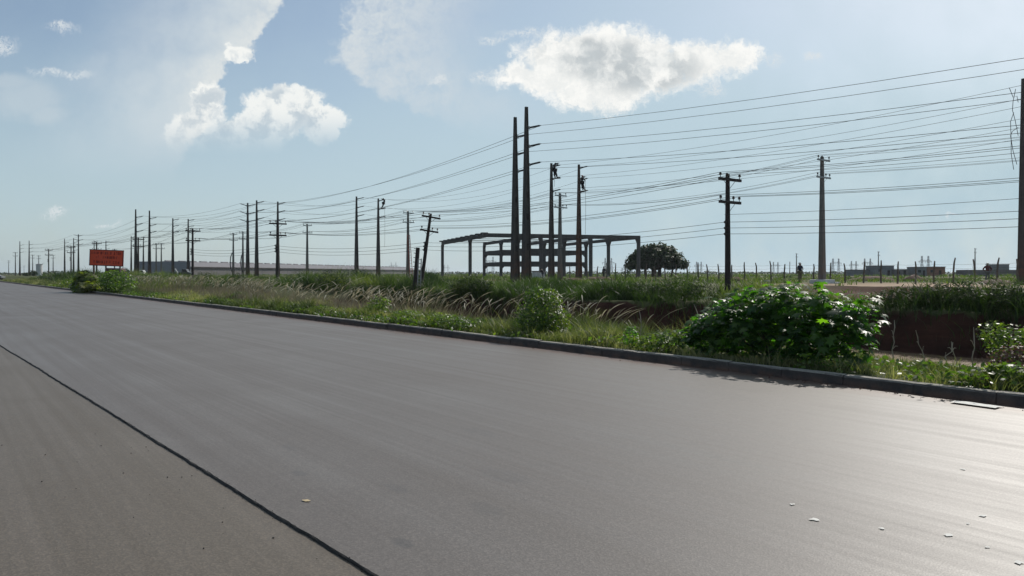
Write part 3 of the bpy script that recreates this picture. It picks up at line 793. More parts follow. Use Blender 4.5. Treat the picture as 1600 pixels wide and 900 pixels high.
def cross_pole_proto(name, H, mat, armmat, insmat, aw=1.75, gap=1.25, arm2=1.75, square=True, r0=.15, r1=.09, ins=.26, rack=False):
    root = empty(name)
    mb = MB()
    if square: mb.hexa([(-r0*1.15,-r0,-.6),(r0*1.15,-r0,-.6),(r0*1.15,r0,-.6),(-r0*1.15,r0,-.6),(-r1,-r1,H),(r1,-r1,H),(r1,r1,H),(-r1,r1,H)])
    else: mb.tube([(0,0,-.6),(0.01,0,H*.3),(0,0,H*.65),(0,0,H)], [r0, r0*.92, (r0+r1)/2*.97, r1], 10)
    mb.build('shaft', mat, root)
    tips = []
    for k, (z, w, offs) in enumerate(((H-.28, aw, (-.44, -.14, .44)), (H-.28-gap, arm2, (-.44, .16, .44)))):
        ab = MB(); ab.box((0, -.14, z), (w, .10, .13))
        ab.tube([(-.35*w*.8,-.10,z-.03),(0,-r1-.02,z-.42)], .015, 4)
        ab.tube([(.35*w*.8,-.10,z-.03),(0,-r1-.02,z-.42)], .015, 4)
        arm = ab.build('crossarm', armmat, root)
        for of in offs:
            ib = MB(); x = of*w
            ib.lathe([(.018, 0), (.018, ins*.45), (.05, ins*.45), (.075, ins*.55), (.05, ins*.66), (.07, ins*.75), (.045, ins*.9), (.03, ins)], (x, -.14, z+.066), 8)
            ib.build('insulator', insmat, arm)
            tips.append(Vector((x, -.14, z+.066+ins)))
    low = []
    if rack:
        rb = MB(); rb.box((-r0-.02, -.02, H-.28-gap-1.23), (.05,.06,.75)); rk = rb.build('spool_rack', armmat, root)
        for q in range(3):
            z = H-.28-gap-.95-.28*q
            rb = MB(); rb.lathe([(.03,-.05),(.045,-.02),(.03,0),(.045,.02),(.03,.05)], (-r0-.1, -.02, z), 8)
            rb.build('spool', armmat, rk)
            low.append(Vector((-r0-.12, -.02, z)))
    return root, tips, low

PT = {}
PT['L1'] = tall_pole_proto('concrete_transmission_pole', 1.75, M['pole'])
PT['L2'] = tall_pole_proto('slim_concrete_pole', .42, M['pole'])
PT['L2r'] = tall_pole_proto('slim_concrete_pole', .42, M['pole_red'])
PT['LD'] = tall_pole_proto('double_armed_concrete_pole', .55, M['pole'], True)
PT['DW'] = cross_pole_proto('timber_crossarm_pole', 6.1, M['tarred'], M['tarred'], M['porcelain'], 1.65, 1.08, 1.6, False, .155, .10, .24, True)
PT['DG'] = cross_pole_proto('concrete_crossarm_pole', 9.9, M['pole_pale'], M['steel'], M['porcelain'], 1.7, 1.35, 1.9, True, .215, .10, .27)
used = set()
POLE = {}
def place(key, kind, px, Y, ztop, label, cat='utility pole', group=None, rot=TH, tilt=0.0, zb=None):
    pr = PT[kind]
    H = 15.2 if kind[0] == 'L' else (6.1 if kind == 'DW' else 9.9)
    r = pr[0] if kind not in used else copy_tree(pr[0]); used.add(kind)
    x = X(px, Y); z0 = hxy(x, Y) if zb is None else zb
    sc = (ztop - z0)/H
    hs = 1.0 if kind[0] == 'L' else max(.9, min(1.25, sc))
    r.location = (x, Y, z0); r.rotation_euler = (0, tilt, rot); r.scale = (hs, hs, sc)
    tag(r, label, cat, group)
    Mx = Matrix.LocRotScale(Vector((x,Y,z0)), Euler((0,tilt,rot)), Vector((hs,hs,sc)))
    POLE[key] = ([Mx @ t_ for t_ in pr[1]], [Mx @ t_ for t_ in (pr[2] if len(pr) > 2 else [])], Mx)
    return r
def ytall(py): return 14.4*1200/(428-py)
GT = 'tall concrete poles with side insulators'; GW = 'dark timber crossarm poles along the bank'; GG = 'grey concrete crossarm poles across the field'
tall = [
 ('a0','L2',1599,123,'thick dark concrete pole cut off by the frame, loose cable loops at its arms'),
 ('a1','L1',805,183,'slightly shorter pole of the tall tapered pair before the concrete frame'),
 ('a2','L1',822.5,167,'tallest tapered concrete pole of the pair before the concrete frame'),
 ('b1','L2',861.5,255,'slim concrete pole with a worker standing right at its top'),
 ('b2','L2r',904.5,257,'reddish slim concrete pole with a worker standing just below its top insulator'),
 ('c1','L2',557,307,'bare slim concrete pole nearest the worker bent over an insulator'),
 ('c2','L2',591,310,'slim concrete pole with a worker bent over its top insulator'),
 ('d1','L2',401,313,'tall slim concrete pole just behind the double armed pole'),
 ('d2','LD',387,317,'nearest tall pole with insulator arms on both sides'),
 ('d3','L2',434,315,'tall slim pole rising directly behind a dark timber crossarm pole'),
 ('e1','L2',270,341,'slim concrete pole before the warehouse beside the white leaning mast'),
 ('e2','L2',294,342,'slim concrete pole beside the dark timber pole before the warehouse corner'),
 ('f1','L1',212,327,'tallest concrete pole of the cluster beside the red sign'),
 ('f2','L1',233.5,329,'tall reddish concrete pole at the warehouse facade, beyond the sign cluster'),
 ('g1','L2',205,369,'short looking distant pole just beside the tallest pole of the sign cluster'),
 ('g2','L2',224,370,'distant pole between the two tallest poles beside the red sign'),
 ('h1','L1',101,373,'thick distant pole beside the dark crossarm pole, first past the red sign'),
 ('h2','L1',115,372,'distant pole squeezed between a dark crossarm pole and a double armed pole'),
 ('h3','LD',122.5,366,'distant pole with insulator arms on both sides beside the glinting bush'),
 ('i1','L1',31,377,'distant tall pole nearest the pale car at the end of the road'),
 ('i2','L1',45.5,376,'distant tall reddish pole beside the dark shrub and the water tank'),
 ('j1','L2',147,376,'distant pole standing behind the corner of the red sign'),
 ('j2','L2',165.5,376,'distant pole standing behind the middle of the red sign'),
]
for (k_, kd, px, py, lb) in tall: place(k_, kd, px, ytall(py), 16.0, lb, 'utility pole', GT)
Yd = {}
dark = [
 ('w1',1137,36.0,272,0,'dark timber crossarm pole rising behind the largest bush'),
 ('w2',665.5,58.4,333,.085,'dark timber crossarm pole leaning sharply beside a short stub pole'),
 ('w3',433.5,83,345,0,'dark timber crossarm pole overlapping a tall slim pole behind it'),
 ('w4',301,110,357,0,'dark timber crossarm pole before the near corner of the warehouse'),
 ('w5',216,141,371,0,'dark timber crossarm pole amid the pole cluster beside the red sign'),
 ('w6',151,177,378,0,'dark timber crossarm pole rising behind the red sign'),
 ('w7',111,205,384,0,'distant dark crossarm pole beside the thick pole past the red sign'),
 ('w8',76,235,389,0,'distant dark crossarm pole standing alone beside the white water tank'),
]
for (k_, px, Y, py, tl, lb) in dark:
    if tl:
        H_ = ZH(py, Y) - hxy(X(658,Y),Y)
        place(k_, 'DW', 656.5, Y, ZH(py, Y)+.02, lb, 'utility pole', GW, tilt=0)
        r = [o for o in scene.objects if o.get('label') == lb][0]
        r.rotation_mode = 'XYZ'; R_ = Matrix.Rotation(.135, 4, 'Y') @ Matrix.Rotation(TH, 4, 'Z')
        r.rotation_euler = R_.to_euler()
        Mx = Matrix.LocRotScale(r.location, R_.to_quaternion(), r.scale)
        POLE[k_] = ([Mx @ t_ for t_ in PT['DW'][1]], [Mx @ t_ for t_ in PT['DW'][2]], Mx)
    else: place(k_, 'DW', px, Y, ZH(py, Y), lb, 'utility pole', GW)
grey = [
 ('g_1',1284.5,245,'nearest pale concrete crossarm pole standing on the sandy track'),
 ('g_2',875,302,'grey crossarm pole between the two poles carrying workers'),
 ('g_3',637.5,330,'grey crossarm pole with a red ladder beside the leaning pole'),
 ('g_4',480,350,'slender grey crossarm pole standing alone before the warehouse roof'),
 ('g_5',379.5,362,'grey crossarm pole with a bent cable beside the double armed pole'),
 ('g_6',364.5,364,'grey crossarm pole with a bent cable, further from the double armed pole'),
 ('g_7',252,380,'grey crossarm pole touching arms with its dark neighbour at the warehouse facade'),
 ('g_8',244,380,'dark grey crossarm pole beside the tall reddish pole at the warehouse facade'),
 ('g_9',179,389,'distant crossarm pole just topping the end of the red sign'),
 ('g_10',83,398,'distant thin crossarm pole beside the lone dark crossarm pole'),
 ('g_11',60.5,399,'distant crossarm pole rising in front of the water tank'),
 ('g_12',51,398,'distant crossarm pole beside the tall reddish distant pole'),
 ('g_13',24,394,'distant crossarm pole close to the tall pole nearest the pale car'),
 ('g_14',13.5,407,'far crossarm pole closest to the pale car at the road end'),
 ('g_15',37.5,415,'tiny far crossarm pole between two distant tall poles'),
]
for (k_, px, py, lb) in grey: place(k_, 'DG', px, 9.1*1200/(428-py), 10.7, lb, 'utility pole', GG)
for (px, py, Y, lb) in ((1244.5,396,300,'lone distant pole rising behind the man in khaki'), (1372.5,393,300,'lone distant pole rising behind the grey block house'), (1523.5,388,300,'lone distant pole rising behind the fence beside the man in red'),
                        (1234,409,420,'faint stubby distant pole beside the lone pole behind the man in khaki')):
    place('x%d' % px, 'DG', px, Y, ZH(py, Y), lb, 'utility pole', 'lone distant poles over the field')

# extras fixed to poles
def pole_child(key_label, mb, name, mat):
    r = [o for o in scene.objects if o.get('label') == key_label][0]
    o = mb.build(name, mat); o.parent = r
    bpy.context.view_layer.update()
    o.matrix_parent_inverse = r.matrix_world.inverted()
    return o
for key, lbl, px in (('g_5', grey[4][3], 377.5), ('g_6', grey[5][3], 361)):
    Y = POLE[key][2].translation.y - .6; mb = MB()
    pts = [(X(px+dx, Y), Y, ZH(py, Y)) for dx, py in ((1.8,395),(-.6,402),(-1.3,410),(-1.0,416),(.3,421),(2.0,426))]
    mb.tube(pts, .11, 6); pole_child(lbl, mb, 'bent_cable', M['polymer'])
# cable loops on the cut-off pole
mb = MB(); Y = POLE['a0'][2].translation.y - .3
for pts in (((1577,137),(1583,152),(1589,150),(1591,160)), ((1587,139),(1583,158),(1582,172),(1586,187),(1591,212)), ((1584,176),(1579,190),(1580,220),(1580,240),(1584,265)), ((1591,199),(1582,205),(1579,212),(1583,236),(1589,257))):
    mb.tube([(X(a_,Y), Y, ZH(b2,Y)) for a_, b2 in pts], .022, 5)
pole_child(tall[0][4], mb, 'cable_loop', M['wire'])
# dark step holes / patches on the tall pair
# short leaning stub pole
Yw = 57.5; mb = MB(); p0 = Vector((X(647.5,Yw), Yw, hxy(X(647.5,Yw),Yw)-.4)); p1 = Vector((X(653,Yw), Yw, ZH(387,Yw)))
stub = empty('stub_pole', (p0.x, p0.y, p0.z+.4)); tag(stub, 'short broken off dark timber stub leaning beside the leaning pole', 'stub pole')
mb.tube([p0-Vector((p0.x,p0.y,p0.z+.4)), p1-Vector((p0.x,p0.y,p0.z+.4))], [.19,.15], 9); mb.build('shaft', M['tarred'], stub)
mb = MB()
for q in range(5):
    c = p0.lerp(p1, .97-.09*q) - Vector((p0.x,p0.y,p0.z+.4)); mb.bar(c, c+Vector((-.28,0,.05)), .05,.05)
mb.build('spool_rack', M['porcelain'], stub)

# ladders
def ladder(pA, pB, wide, label, mat, rungs):
    pA = Vector(pA); pB = Vector(pB); root = empty('ladder', pA); tag(root, label, 'ladder')
    d = pB - pA; sd = Vector((.8,.6,0))*wide*.5
    for sg in (-1,1):
        m_ = MB(); m_.bar(sd*sg, d+sd*sg, .07,.07); m_.build('rail', mat, root)
    for k in range(rungs):
        m_ = MB(); c = d*((k+.7)/rungs); m_.tube([c-sd, c+sd], .025, 5); m_.build('rung', mat, root)
Yl = 9.1*1200/98 - .6
ladder((X(643,Yl),Yl,hxy(X(643,Yl),Yl)), (X(638.3,Yl),Yl,ZH(367,Yl)), .42, 'tall red ladder leaning on the grey crossarm pole beside the stub', M['redmetal'], 16)
Yl = 57.2
ladder((X(654.5,Yl),Yl,hxy(X(654.5,Yl),Yl)), (X(656,Yl),Yl,ZH(404,Yl)), .25, 'thin grey ladder standing between the stub and the leaning pole', M['steel'], 9)

# ------------------------------------------------------------------ wires
GWIRE = 'overhead power wires'
def wire(p0, p1, sag, label, r=.02, seg=18):
    p0 = Vector(p0); p1 = Vector(p1); c = p0.copy()
    pts = []
    for k in range(seg+1):
        t_ = k/seg; p = p0.lerp(p1, t_); p.z -= 4*sag*t_*(1-t_); pts.append(p - c)
    mb = MB(); mb.tube(pts, r*.74, 5)
    o = mb.build('power_wire', M['wire'], None, True); o.location = c
    tag(o, label, 'wire', GWIRE)
TOPS = ('top', 'middle', 'lowest')
def span(pA, pB, sag, desc, r=.02, words=TOPS, jitter=.05):
    for k, (u, v) in enumerate(zip(pA, pB)):
        wire(u, v, sag*(1+random.uniform(-jitter, jitter)), words[k] + ' ' + desc, r)
T = lambda k: POLE[k][0]
def shift(pts, n, s, dz=0.0):
    d = W(n, s); return [p + Vector((d.x, d.y, dz)) for p in pts]
# tall pair, both ways
span(T('a2'), shift(T('a2'), 0, -135), 3.1, 'wire running out of frame from the tallest pole of the pair')
span(T('a1'), shift(T('a1'), 0, -139), 3.1, 'wire running out of frame from the shorter pole of the tall pair')
span(T('a2'), T('d2')[:3], 1.9, 'wire from the tallest pole of the pair to the double armed pole', .024)
span(T('a1'), T('d2')[3:], 1.9, 'wire from the shorter pole of the pair to the double armed pole', .024)
span(T('d2')[:3], T('f2'), 1.0, 'wire from the double armed pole to the reddish pole by the warehouse', .026)
span(T('d2')[3:], T('f1'), 1.0, 'wire from the double armed pole to the tallest pole by the sign', .026)
span(T('f1'), T('h3')[3:], 1.6, 'wire from the tallest pole by the sign to the distant double armed pole', .03)
span(T('f2'), T('h3')[:3], 1.6, 'wire from the reddish warehouse pole to the distant double armed pole', .03)
span(T('h3')[3:], T('i1'), 1.2, 'wire from the distant double armed pole to the pole nearest the car', .03)
span(T('h3')[:3], T('i2'), 1.2, 'wire from the distant double armed pole to the pole by the tank', .03)
# second tall line
span(T('a0'), T('b1'), .75, 'wire from the cut off pole to the pole with a worker at its top')
span(T('b2'), shift(T('b2'), 0, -57), .9, 'wire from the reddish worker pole running out of frame')
span(T('b1'), T('c1'), 1.9, 'wire from the top worker pole to the bare slim pole')
span(T('b2'), T('c2'), 1.9, 'wire from the reddish worker pole to the bent worker pole')
span(T('c1'), T('d1'), 1.3, 'wire from the bare slim pole to the pole behind the double armed one', .024)
span(T('c2'), T('d3'), 1.0, 'wire from the bent worker pole to the slim pole behind a timber pole', .024)
span(T('d1'), T('e1'), 1.2, 'wire from behind the double armed pole to the pole by the white mast', .026)
span(T('d3'), T('e2'), 1.2, 'wire from the slim pole behind a timber pole to the warehouse corner', .026)
span(T('e1'), T('g1'), 1.6, 'wire from the pole by the white mast to the sign cluster', .03)
span(T('e2'), T('g2'), 1.6, 'wire from the warehouse corner pole to the sign cluster', .03)
# timber line
def both(k): return POLE[k][0]
six = ('near top', 'centre top', 'far top', 'near lower', 'centre lower', 'far lower')
span(both('w1'), shift(both('w1'), .3, -32, .25), .55, 'wire from the timber pole by the largest bush running out of frame', .012, six)
span(both('w1'), both('w2'), .42, 'wire from the timber pole by the bush to the leaning pole', .015, six)
span(both('w2'), both('w3'), .45, 'wire from the leaning pole to the next timber pole', .019, six)
span(both('w3'), both('w4'), .45, 'wire between the overlapped timber pole and the one before the warehouse', .022, six)
span(both('w4')[:4], both('w5')[:4], .5, 'wire from the warehouse corner timber pole to the sign cluster', .026, six)
span(both('w5')[:3], both('w6')[:3], .5, 'wire from the sign cluster timber pole to the one behind the sign', .03, six)
span(both('w6')[:3], both('w7')[:3], .5, 'wire from the timber pole behind the sign to the distant one', .03, six)
span(both('w7')[:3], both('w8')[:3], .5, 'wire from the distant timber pole to the lone one by the tank', .03, six)
lo = POLE['w1'][1]
span(lo, shift(lo, .3, -32, .3), .4, 'low cable from the timber pole by the bush running out of frame', .013)
span(lo, POLE['w2'][1], .35, 'low cable from the timber pole by the bush to the leaning pole', .014)
span(POLE['w2'][1], POLE['w3'][1], .4, 'low cable from the leaning pole to the next timber pole', .018)
span(POLE['w3'][1], POLE['w4'][1], .4, 'low cable from the overlapped timber pole toward the warehouse', .022)
wire(lo[0]+Vector((0,0,.35)), shift(lo, .3, -32, .95)[0], .45, 'loose slack cable above the low cables running out of frame', .011)
# grey line
span(both('g_1'), shift(both('g_1'), 2, -34), .45, 'wire from the pale sandy track pole running out of frame', .014, six)
span(both('g_1'), both('g_2'), .8, 'wire from the pale sandy track pole to the pole between the workers', .017, six)
span(both('g_2'), both('g_3'), .8, 'wire from the pole between the workers to the red ladder pole', .02, six)
span(both('g_3'), both('g_4'), .7, 'wire from the red ladder pole to the slender grey pole', .022, six)
span(both('g_4'), both('g_5'), .7, 'wire from the slender grey pole to the bent cable pole', .024, six)
span(both('g_5')[:3], both('g_7')[:3], .9, 'wire from the bent cable pole to the touching poles by the warehouse', .028, six)
span(both('g_7')[:3], both('g_9')[:3], .7, 'wire from the touching poles to the pole topping the sign', .03, six)

# hand lines hanging from the workers' poles
for (px, y0, y1, Y, lb) in ((914.6,281,366,102,'thin rope hanging from the arm beside the worker on the reddish pole'), (601,327,386,147,'thin rope hanging below the worker bent over an insulator'), (866,280,292,100,'short rope hanging below the topmost worker')):
    mb = MB(); mb.tube([(0,0,0),(.05,0,ZH((y0+y1)/2,Y)-ZH(y0,Y)),(0,0,ZH(y1,Y)-ZH(y0,Y))], .022, 5)
    o = mb.build('rope', M['rope']); o.location = (X(px,Y), Y, ZH(y0,Y)); tag(o, lb, 'rope', 'ropes hanging from the poles')

# ------------------------------------------------------------------ concrete frame of a hall
def hall():
    P0 = Vector((-4.5, 150, 0)); B = Vector((30.8, 9.6, 0)).normalized(); A = Vector((-9.6, 30.8, 0)).normalized()
    g = .75
    root = empty('concrete_hall_frame', (P0.x, P0.y, g)); tag(root, 'bare precast concrete frame of an unfinished two storey hall', 'building')
    ang = math.atan2(B.y, B.x); root.rotation_euler.z = ang          # local x = B, local y = A
    TOP = 9.55 - g
    bs = (0, 10.75, 21.5, 32.26); as_ = (0, 15, 28, 43)
    for i, a_ in enumerate(as_):
        for j, b2 in enumerate(bs):
            if (i, j) in ((0,0),(2,0)): continue
            mb = MB(); w = .62
            mb.box((b2, a_, (TOP-.72)/2-.25), (w, w, TOP-.72+.5))
            for sg in (-1, 1):       # corbels
                if (i == 0 and sg < 0) or (i == 3 and sg > 0): continue
                mb.prism([(a_+sg*w/2, TOP-1.75), (a_+sg*(w/2+.9), TOP-.72), (a_+sg*w/2, TOP-.72)], b2-w*.35, b2+w*.35, axis='x')
            c = mb.build('column', M['frame'], root); bevel(c, .03, 1)
    mb = MB(); mb.box((16.1, 0, TOP-.40), (33.0, .42, .80)); bevel(mb.build('front_beam', M['frame'], root), .03, 1)
    for b2 in bs:
        mb = MB(); mb.box((b2, 21.85, TOP-.36), (.38, 43.2, .70)); mb.build('main_beam', M['frame'], root)
    for k in range(10):                    # purlins resting on the main beams, ends stepping out past the edge
        a_ = 3.0 + k*4.4
        mb = MB(); mb.box((-.15, a_, TOP+.14), (1.2, 1.5, .28)); mb.build('purlin_seat', M['frame'], root)
        if k % 2: mb = MB(); mb.box((16.6, a_, TOP+.06), (32.0, .22, .12)); mb.build('purlin', M['frame'], root)
    for z in (6.75-g, 3.95-g):
        for a_ in (28, 43):
            for b0, b1 in ((10.75,21.5),(21.5,32.26)):
                mb = MB(); mb.box(((b0+b1)/2, a_, z), (b1-b0-.62, .5, 1.0))
                for b3, sg in ((b0,1),(b1,-1)): mb.prism([(b3+sg*.311,z-1.1),(b3+sg*.9,z-.505),(b3+sg*.311,z-.505)], a_-.2, a_+.2)
                mb.build('floor_beam', M['frame'], root)
        for b2 in (10.75, 21.5, 32.26):
            mb = MB(); mb.box((b2, 35.5, z), (.45, 14.3, .9)); mb.build('floor_beam', M['frame'], root)
        mb = MB(); mb.box((16.1, 15, z), (10.1, .45, .8)); mb.build('floor_beam', M['frame'], root)
hall()

# ------------------------------------------------------------------ long warehouse
M['roofsheet'] = concrete_mat('pale_roof_sheet', (.19,.18,.19)); M['cladding'] = concrete_mat('grey_cladding', (.17,.185,.215)); M['block'] = concrete_mat('grey_blockwork', (.14,.13,.13))
def warehouse():
    Y0 = 444; c0 = Vector((X(297,Y0), Y0, .8)); Y1 = 885; c1 = Vector((X(661,Y1), Y1, .8))
    d = (c1-c0); Ln = d.length; root = empty('long_warehouse', c0); root.rotation_euler.z = math.atan2(d.y, d.x)
    tag(root, 'very long low grey warehouse with a pale notched roof', 'warehouse')
    Wd = 35.0
    mb = MB(); mb.box((Ln/2, .2, 2.4), (Ln, .3, 5.0)); mb.box((Ln/2, Wd, 2.4), (Ln,.3,5.0)); mb.box((Ln, Wd/2, 2.4), (.3, Wd-.6, 5.0)); mb.build('wall', M['block'], root)
    mb = MB(); mb.box((-.2, Wd/2, 4.05), (.4, Wd+.6, 8.1)); mb.build('gable_wall', M['cladding'], root)
    mb = MB(); mb.prism([(-.6,5.0),(Wd/2,8.25),(Wd+.6,5.0),(Wd+.6,4.9),(Wd/2,8.1),(-.6,4.9)], .05, Ln+.3, axis='x'); mb.build('roof', M['roofsheet'], root)
    mb = MB(); mb.box((Ln/2, -.75, 4.75), (Ln, .25, .55)); mb.build('gutter', M['tarred'], root)
    for k in range(38):
        mb = MB(); mb.box((6 + k*(Ln-10)/38 + random.uniform(-1,1), Wd/2, 8.35), (random.uniform(5.5,8.5), 1.4, .85)); mb.build('ridge_vent', M['roofsheet'], root)
    for k in range(24):
        mb = MB(); mb.box((10 + k*(Ln-10)/24, .02, 2.6), (.7, .12, 3.9)); mb.build('pilaster', M['block'], root)
warehouse()

# low houses on the far right and a tank
M['brick'] = simple('red_brick', (.21,.105,.075), .9, var=.25, scale=1.5); M['bluegrey'] = concrete_mat('grey_render', (.17,.18,.19)); M['white'] = concrete_mat('white_render', (.5,.5,.5))
def house(px0, px1, pyt, Y, label, mat, depth=7, side=None, door=True):
    x0, x1 = X(px0, Y), X(px1, Y); g = hxy((x0+x1)/2, Y)-.1; Hh = ZH(pyt, Y) - g; w = x1-x0
    root = empty('low_house', ((x0+x1)/2, Y, g)); tag(root, label, 'house', 'low block houses across the field')
    mb = MB(); mb.box((0, depth/2, Hh/2), (w, depth, Hh)); bevel(mb.build('wall', mat, root), .04, 1)
    mb = MB(); mb.box((0, depth/2, Hh+.08), (w+.3, depth+.3, .15)); mb.build('roof', M['block'], root)
    if door:
        mb = MB(); mb.box((w*.22, -.02, 1.1), (.9, .08, 2.1)); mb.build('door', M['tarred'], root)
        mb = MB(); mb.box((-w*.22, -.02, Hh*.55), (1.2, .08, 1.0)); mb.build('window', M['polymer'], root)
house(1366.5, 1397, 415.5, 282, 'tall grey block house in front of the lone pole', M['bluegrey'])
house(1332, 1366, 421.8, 286, 'low pale wall like house beside the tall grey block house', M['bluegrey'], door=False)
house(1397.5, 1420, 421.3, 280, 'low dark house adjoining the tall grey block house', M['block'])
house(1432.5, 1448, 417.5, 279, 'grey half of the brick house between two fence posts', M['bluegrey'])
house(1448.3, 1477, 417.2, 279, 'red brick house standing alone in the field', M['brick'])
house(1512, 1592, 422.3, 268, 'long low dark walled house behind the man in red', M['block'], door=False)
house(1559, 1577, 413.3, 276, 'small grey upper block rising behind the long low dark house', M['bluegrey'], door=False)
house(1422.5, 1431, 424.8, 284, 'tiny low hut beside the brick house', M['block'], 4, door=False)
house(832, 851, 424.6, 128, 'low pale concrete base among the grass under the hall frame', M['white'], 3, door=False)
Yt = 300; root = empty('water_tank', (X(61.3,Yt), Yt, hxy(X(61.3,Yt),Yt))); tag(root, 'pale grey cylindrical water tank among the distant poles', 'tank')
mb = MB(); mb.lathe([(1.12,0),(1.12,4.3)], seg=20); mb.build('body', M['white'], root, False)
mb = MB(); mb.lathe([(1.2,4.3),(1.2,4.45),(.5,4.7),(.3,4.72)], seg=20); mb.build('lid', M['bluegrey'], root)
mb = MB(); mb.tube([(1.2,0,4.45),(1.5,0,5.0),(1.9,0,5.0)], .06, 6); mb.build('pipe', M['steel'], root)

# ------------------------------------------------------------------ lattice pylons on the horizon
M['lattice'] = simple('lattice_steel', (.3,.31,.33), .6, .5, bump=0)
def pylon_proto():
    root = empty('lattice_pylon'); H = 22.0
    for sx in (-4.2, 4.2):
        mb = MB()
        for a_, b2 in ((-1,-1),(1,-1),(1,1),(-1,1)):
            mb.bar((sx+a_*1.5, b2*1.5, -.5), (sx+a_*.45, b2*.45, H), .32, .32)
        for k in range(7):
            z0, z1 = H*k/7, H*(k+1)/7; r0 = 1.5-1.05*k/7; r1 = 1.5-1.05*(k+1)/7
            for q in range(4):
                c = [(-1,-1),(1,-1),(1,1),(-1,1)]; u, v = c[q], c[(q+1)%4]
                mb.bar((sx+u[0]*r0,u[1]*r0,z0),(sx+v[0]*r1,v[1]*r1,z1),.18,.18)
        mb.build('lattice_leg', M['lattice'], root)
    mb = MB()
    for y in (-.5,.5):
        mb.bar((-8.6,y,15.6),(8.6,y,15.6),.28,.28); mb.bar((-8.6,y,15.6),(-4.2,y,17.2),.2,.2); mb.bar((8.6,y,15.6),(4.2,y,17.2),.2,.2); mb.bar((-4.2,y,17.2),(4.2,y,17.2),.24,.24)
        for k in range(5): mb.bar((-4.2+k*1.68,y,15.6 if k%2 else 17.2),(-2.52+k*1.68,y,17.2 if k%2 else 15.6),.16,.16)
    mb.build('crossarm', M['lattice'], root)
    for sx in (-7.8, 0, 7.8):
        mb = MB(); mb.tube([(sx,0,15.5),(sx,0,13.2)], .2, 6); mb.build('insulator', M['polymer'], root)
    return root
pp = pylon_proto(); first = True
for (px, py, Y, lb) in ((1306,404,1000,'faint lattice pylon on the horizon beside the nearest pale crossarm pole'), (1334,408,1150,'faint lattice pylon behind the low pale wall like house'), (1355.5,404,1000,'faint lattice pylon beside the lone pole behind the block house'),
                        (1445.5,400,950,'faint lattice pylon rising behind the brick house'), (1212,409.5,1200,'faint lattice pylon beside the stubby pole near the man in khaki'), (1092,409,1150,'faint lattice pylon on the horizon beside the large dome tree'),
                        (765,401,900,'faint lattice pylon seen through the corner of the concrete frame'), (950.5,403,1000,'faint lattice pylon seen through the open end of the concrete frame'), (697,414,1500,'tiny lattice pylon seen beside the outer frame column'), (615,410,1500,'tiny lattice pylon above the warehouse roof beside the rope pole')):
    o = pp if first else copy_tree(pp); first = False
    x = X(px, Y); o.location = (x, Y, .8); sc = (ZH(py,Y)-.8)/22.0; o.scale = (sc,sc,sc); o.rotation_euler.z = .15
    tag(o, lb, 'pylon', 'lattice pylons on the horizon')

# ------------------------------------------------------------------ fence of rough posts
def fence():
    r0 = W(61, 0); root = empty('wire_fence', (0,0,0)); tag(root, 'rough timber post and wire fence along the sandy track', 'fence')
    pxs = [872,890,903,917.5,933,948,962,978,994,1009,1024,1039.6,1056,1074,1092,1106,1123,1143,1162.6,1183,1205,1226,1249,1271,1297.6,1320.6,1349,1377,1402,1430,1459,1490,1523.6,1558,1591,1628]
    tops = []
    for i, px in enumerate(pxs):
        k = (px-800)/1200; Y = 61/(.8*k+.6); x = k*Y; g = hxy(x, Y)
        hh = random.uniform(1.55, 2.0); lx = random.uniform(-.09,.09); ly = random.uniform(-.05,.05)
        mb = MB(); kx = random.uniform(-.06,.06)
        mb.tube([(x,Y,g-.3),(x+lx*.4+kx,Y,g+hh*.45),(x+lx+kx*.3,Y+ly,g+hh*.8),(x+lx*1.6+random.uniform(-.08,.08),Y+ly,g+hh)], [.075,.07,.062,.045], 7)
        mb.build('post', M['timber'], root); tops.append(Vector((x+lx*.8, Y, g)))
    for hz in (.45, .85, 1.2, 1.5):
        mb = MB()
        for p, q in zip(tops[:-1], tops[1:]):
            a_ = p+Vector((0,-.07,hz)); b2 = q+Vector((0,-.07,hz)); mb.tube([a_, (a_+b2)/2-Vector((0,0,.03)), b2], .006, 4, False)
        mb.build('wire', M['wire'], root)
fence()

# mounds of dug soil
M['soil'] = simple('dug_red_soil', (.085,.042,.03), .95, var=.35, scale=2, bump=.8)
def mound(px, Y, w, d, h, label, mat='soil'):
    x = X(px, Y); nu, nv = 22, 10; vs, fs = [], []
    sd = random.randint(1, 60)
    for i in range(nv+1):
        r = i/nv
        for k in range(nu):
            a_ = 2*math.pi*k/nu
            u, v = math.cos(a_)*r, math.sin(a_)*r
            z = h*(max(0, 1-r*r))**.8*(.65+.7*float(vn(u*2.2, v*2.2, sd))) - .06
            vs.append((u*w*(.9+.25*float(vn(a_, 0, sd))), v*d, z))
    for i in range(nv):
        for k in range(nu): fs.append((i*nu+k, i*nu+(k+1)%nu, (i+1)*nu+(k+1)%nu, (i+1)*nu+k))
    o = mesh_obj('soil_mound', vs, fs, M[mat], None, False); o.location = (x, Y, hxy(x, Y))
    tag(o, label, 'mound', 'heaps of dug soil')
mound(937, 92, 2.08, 1.40, 0.46, 'dark red soil heap beside the standing man near the reddish pole')
mound(893, 84, 1.92, 1.00, 0.37, 'orange soil heap in the grass below the reddish pole')
mound(1362, 82, 2.72, 1.50, 0.46, 'long dark soil heap behind the fence near the block house')
mound(1428, 84, 1.60, 1.30, 0.62, 'small overgrown soil heap behind the fence before the brick house')
mound(1560, 54, 2.24, 1.20, 0.34, 'reddish soil heap at the foot of the cut off pole')
mound(1150, 78, 1.76, 1.20, 0.43, 'dark soil heap just past the timber pole by the largest bush')
mb = MB(); mb.box((0,0,.1), (1.5,1.3,.42)); mb.box((.35,-.45,.02),(1.6,.7,.2), .2)
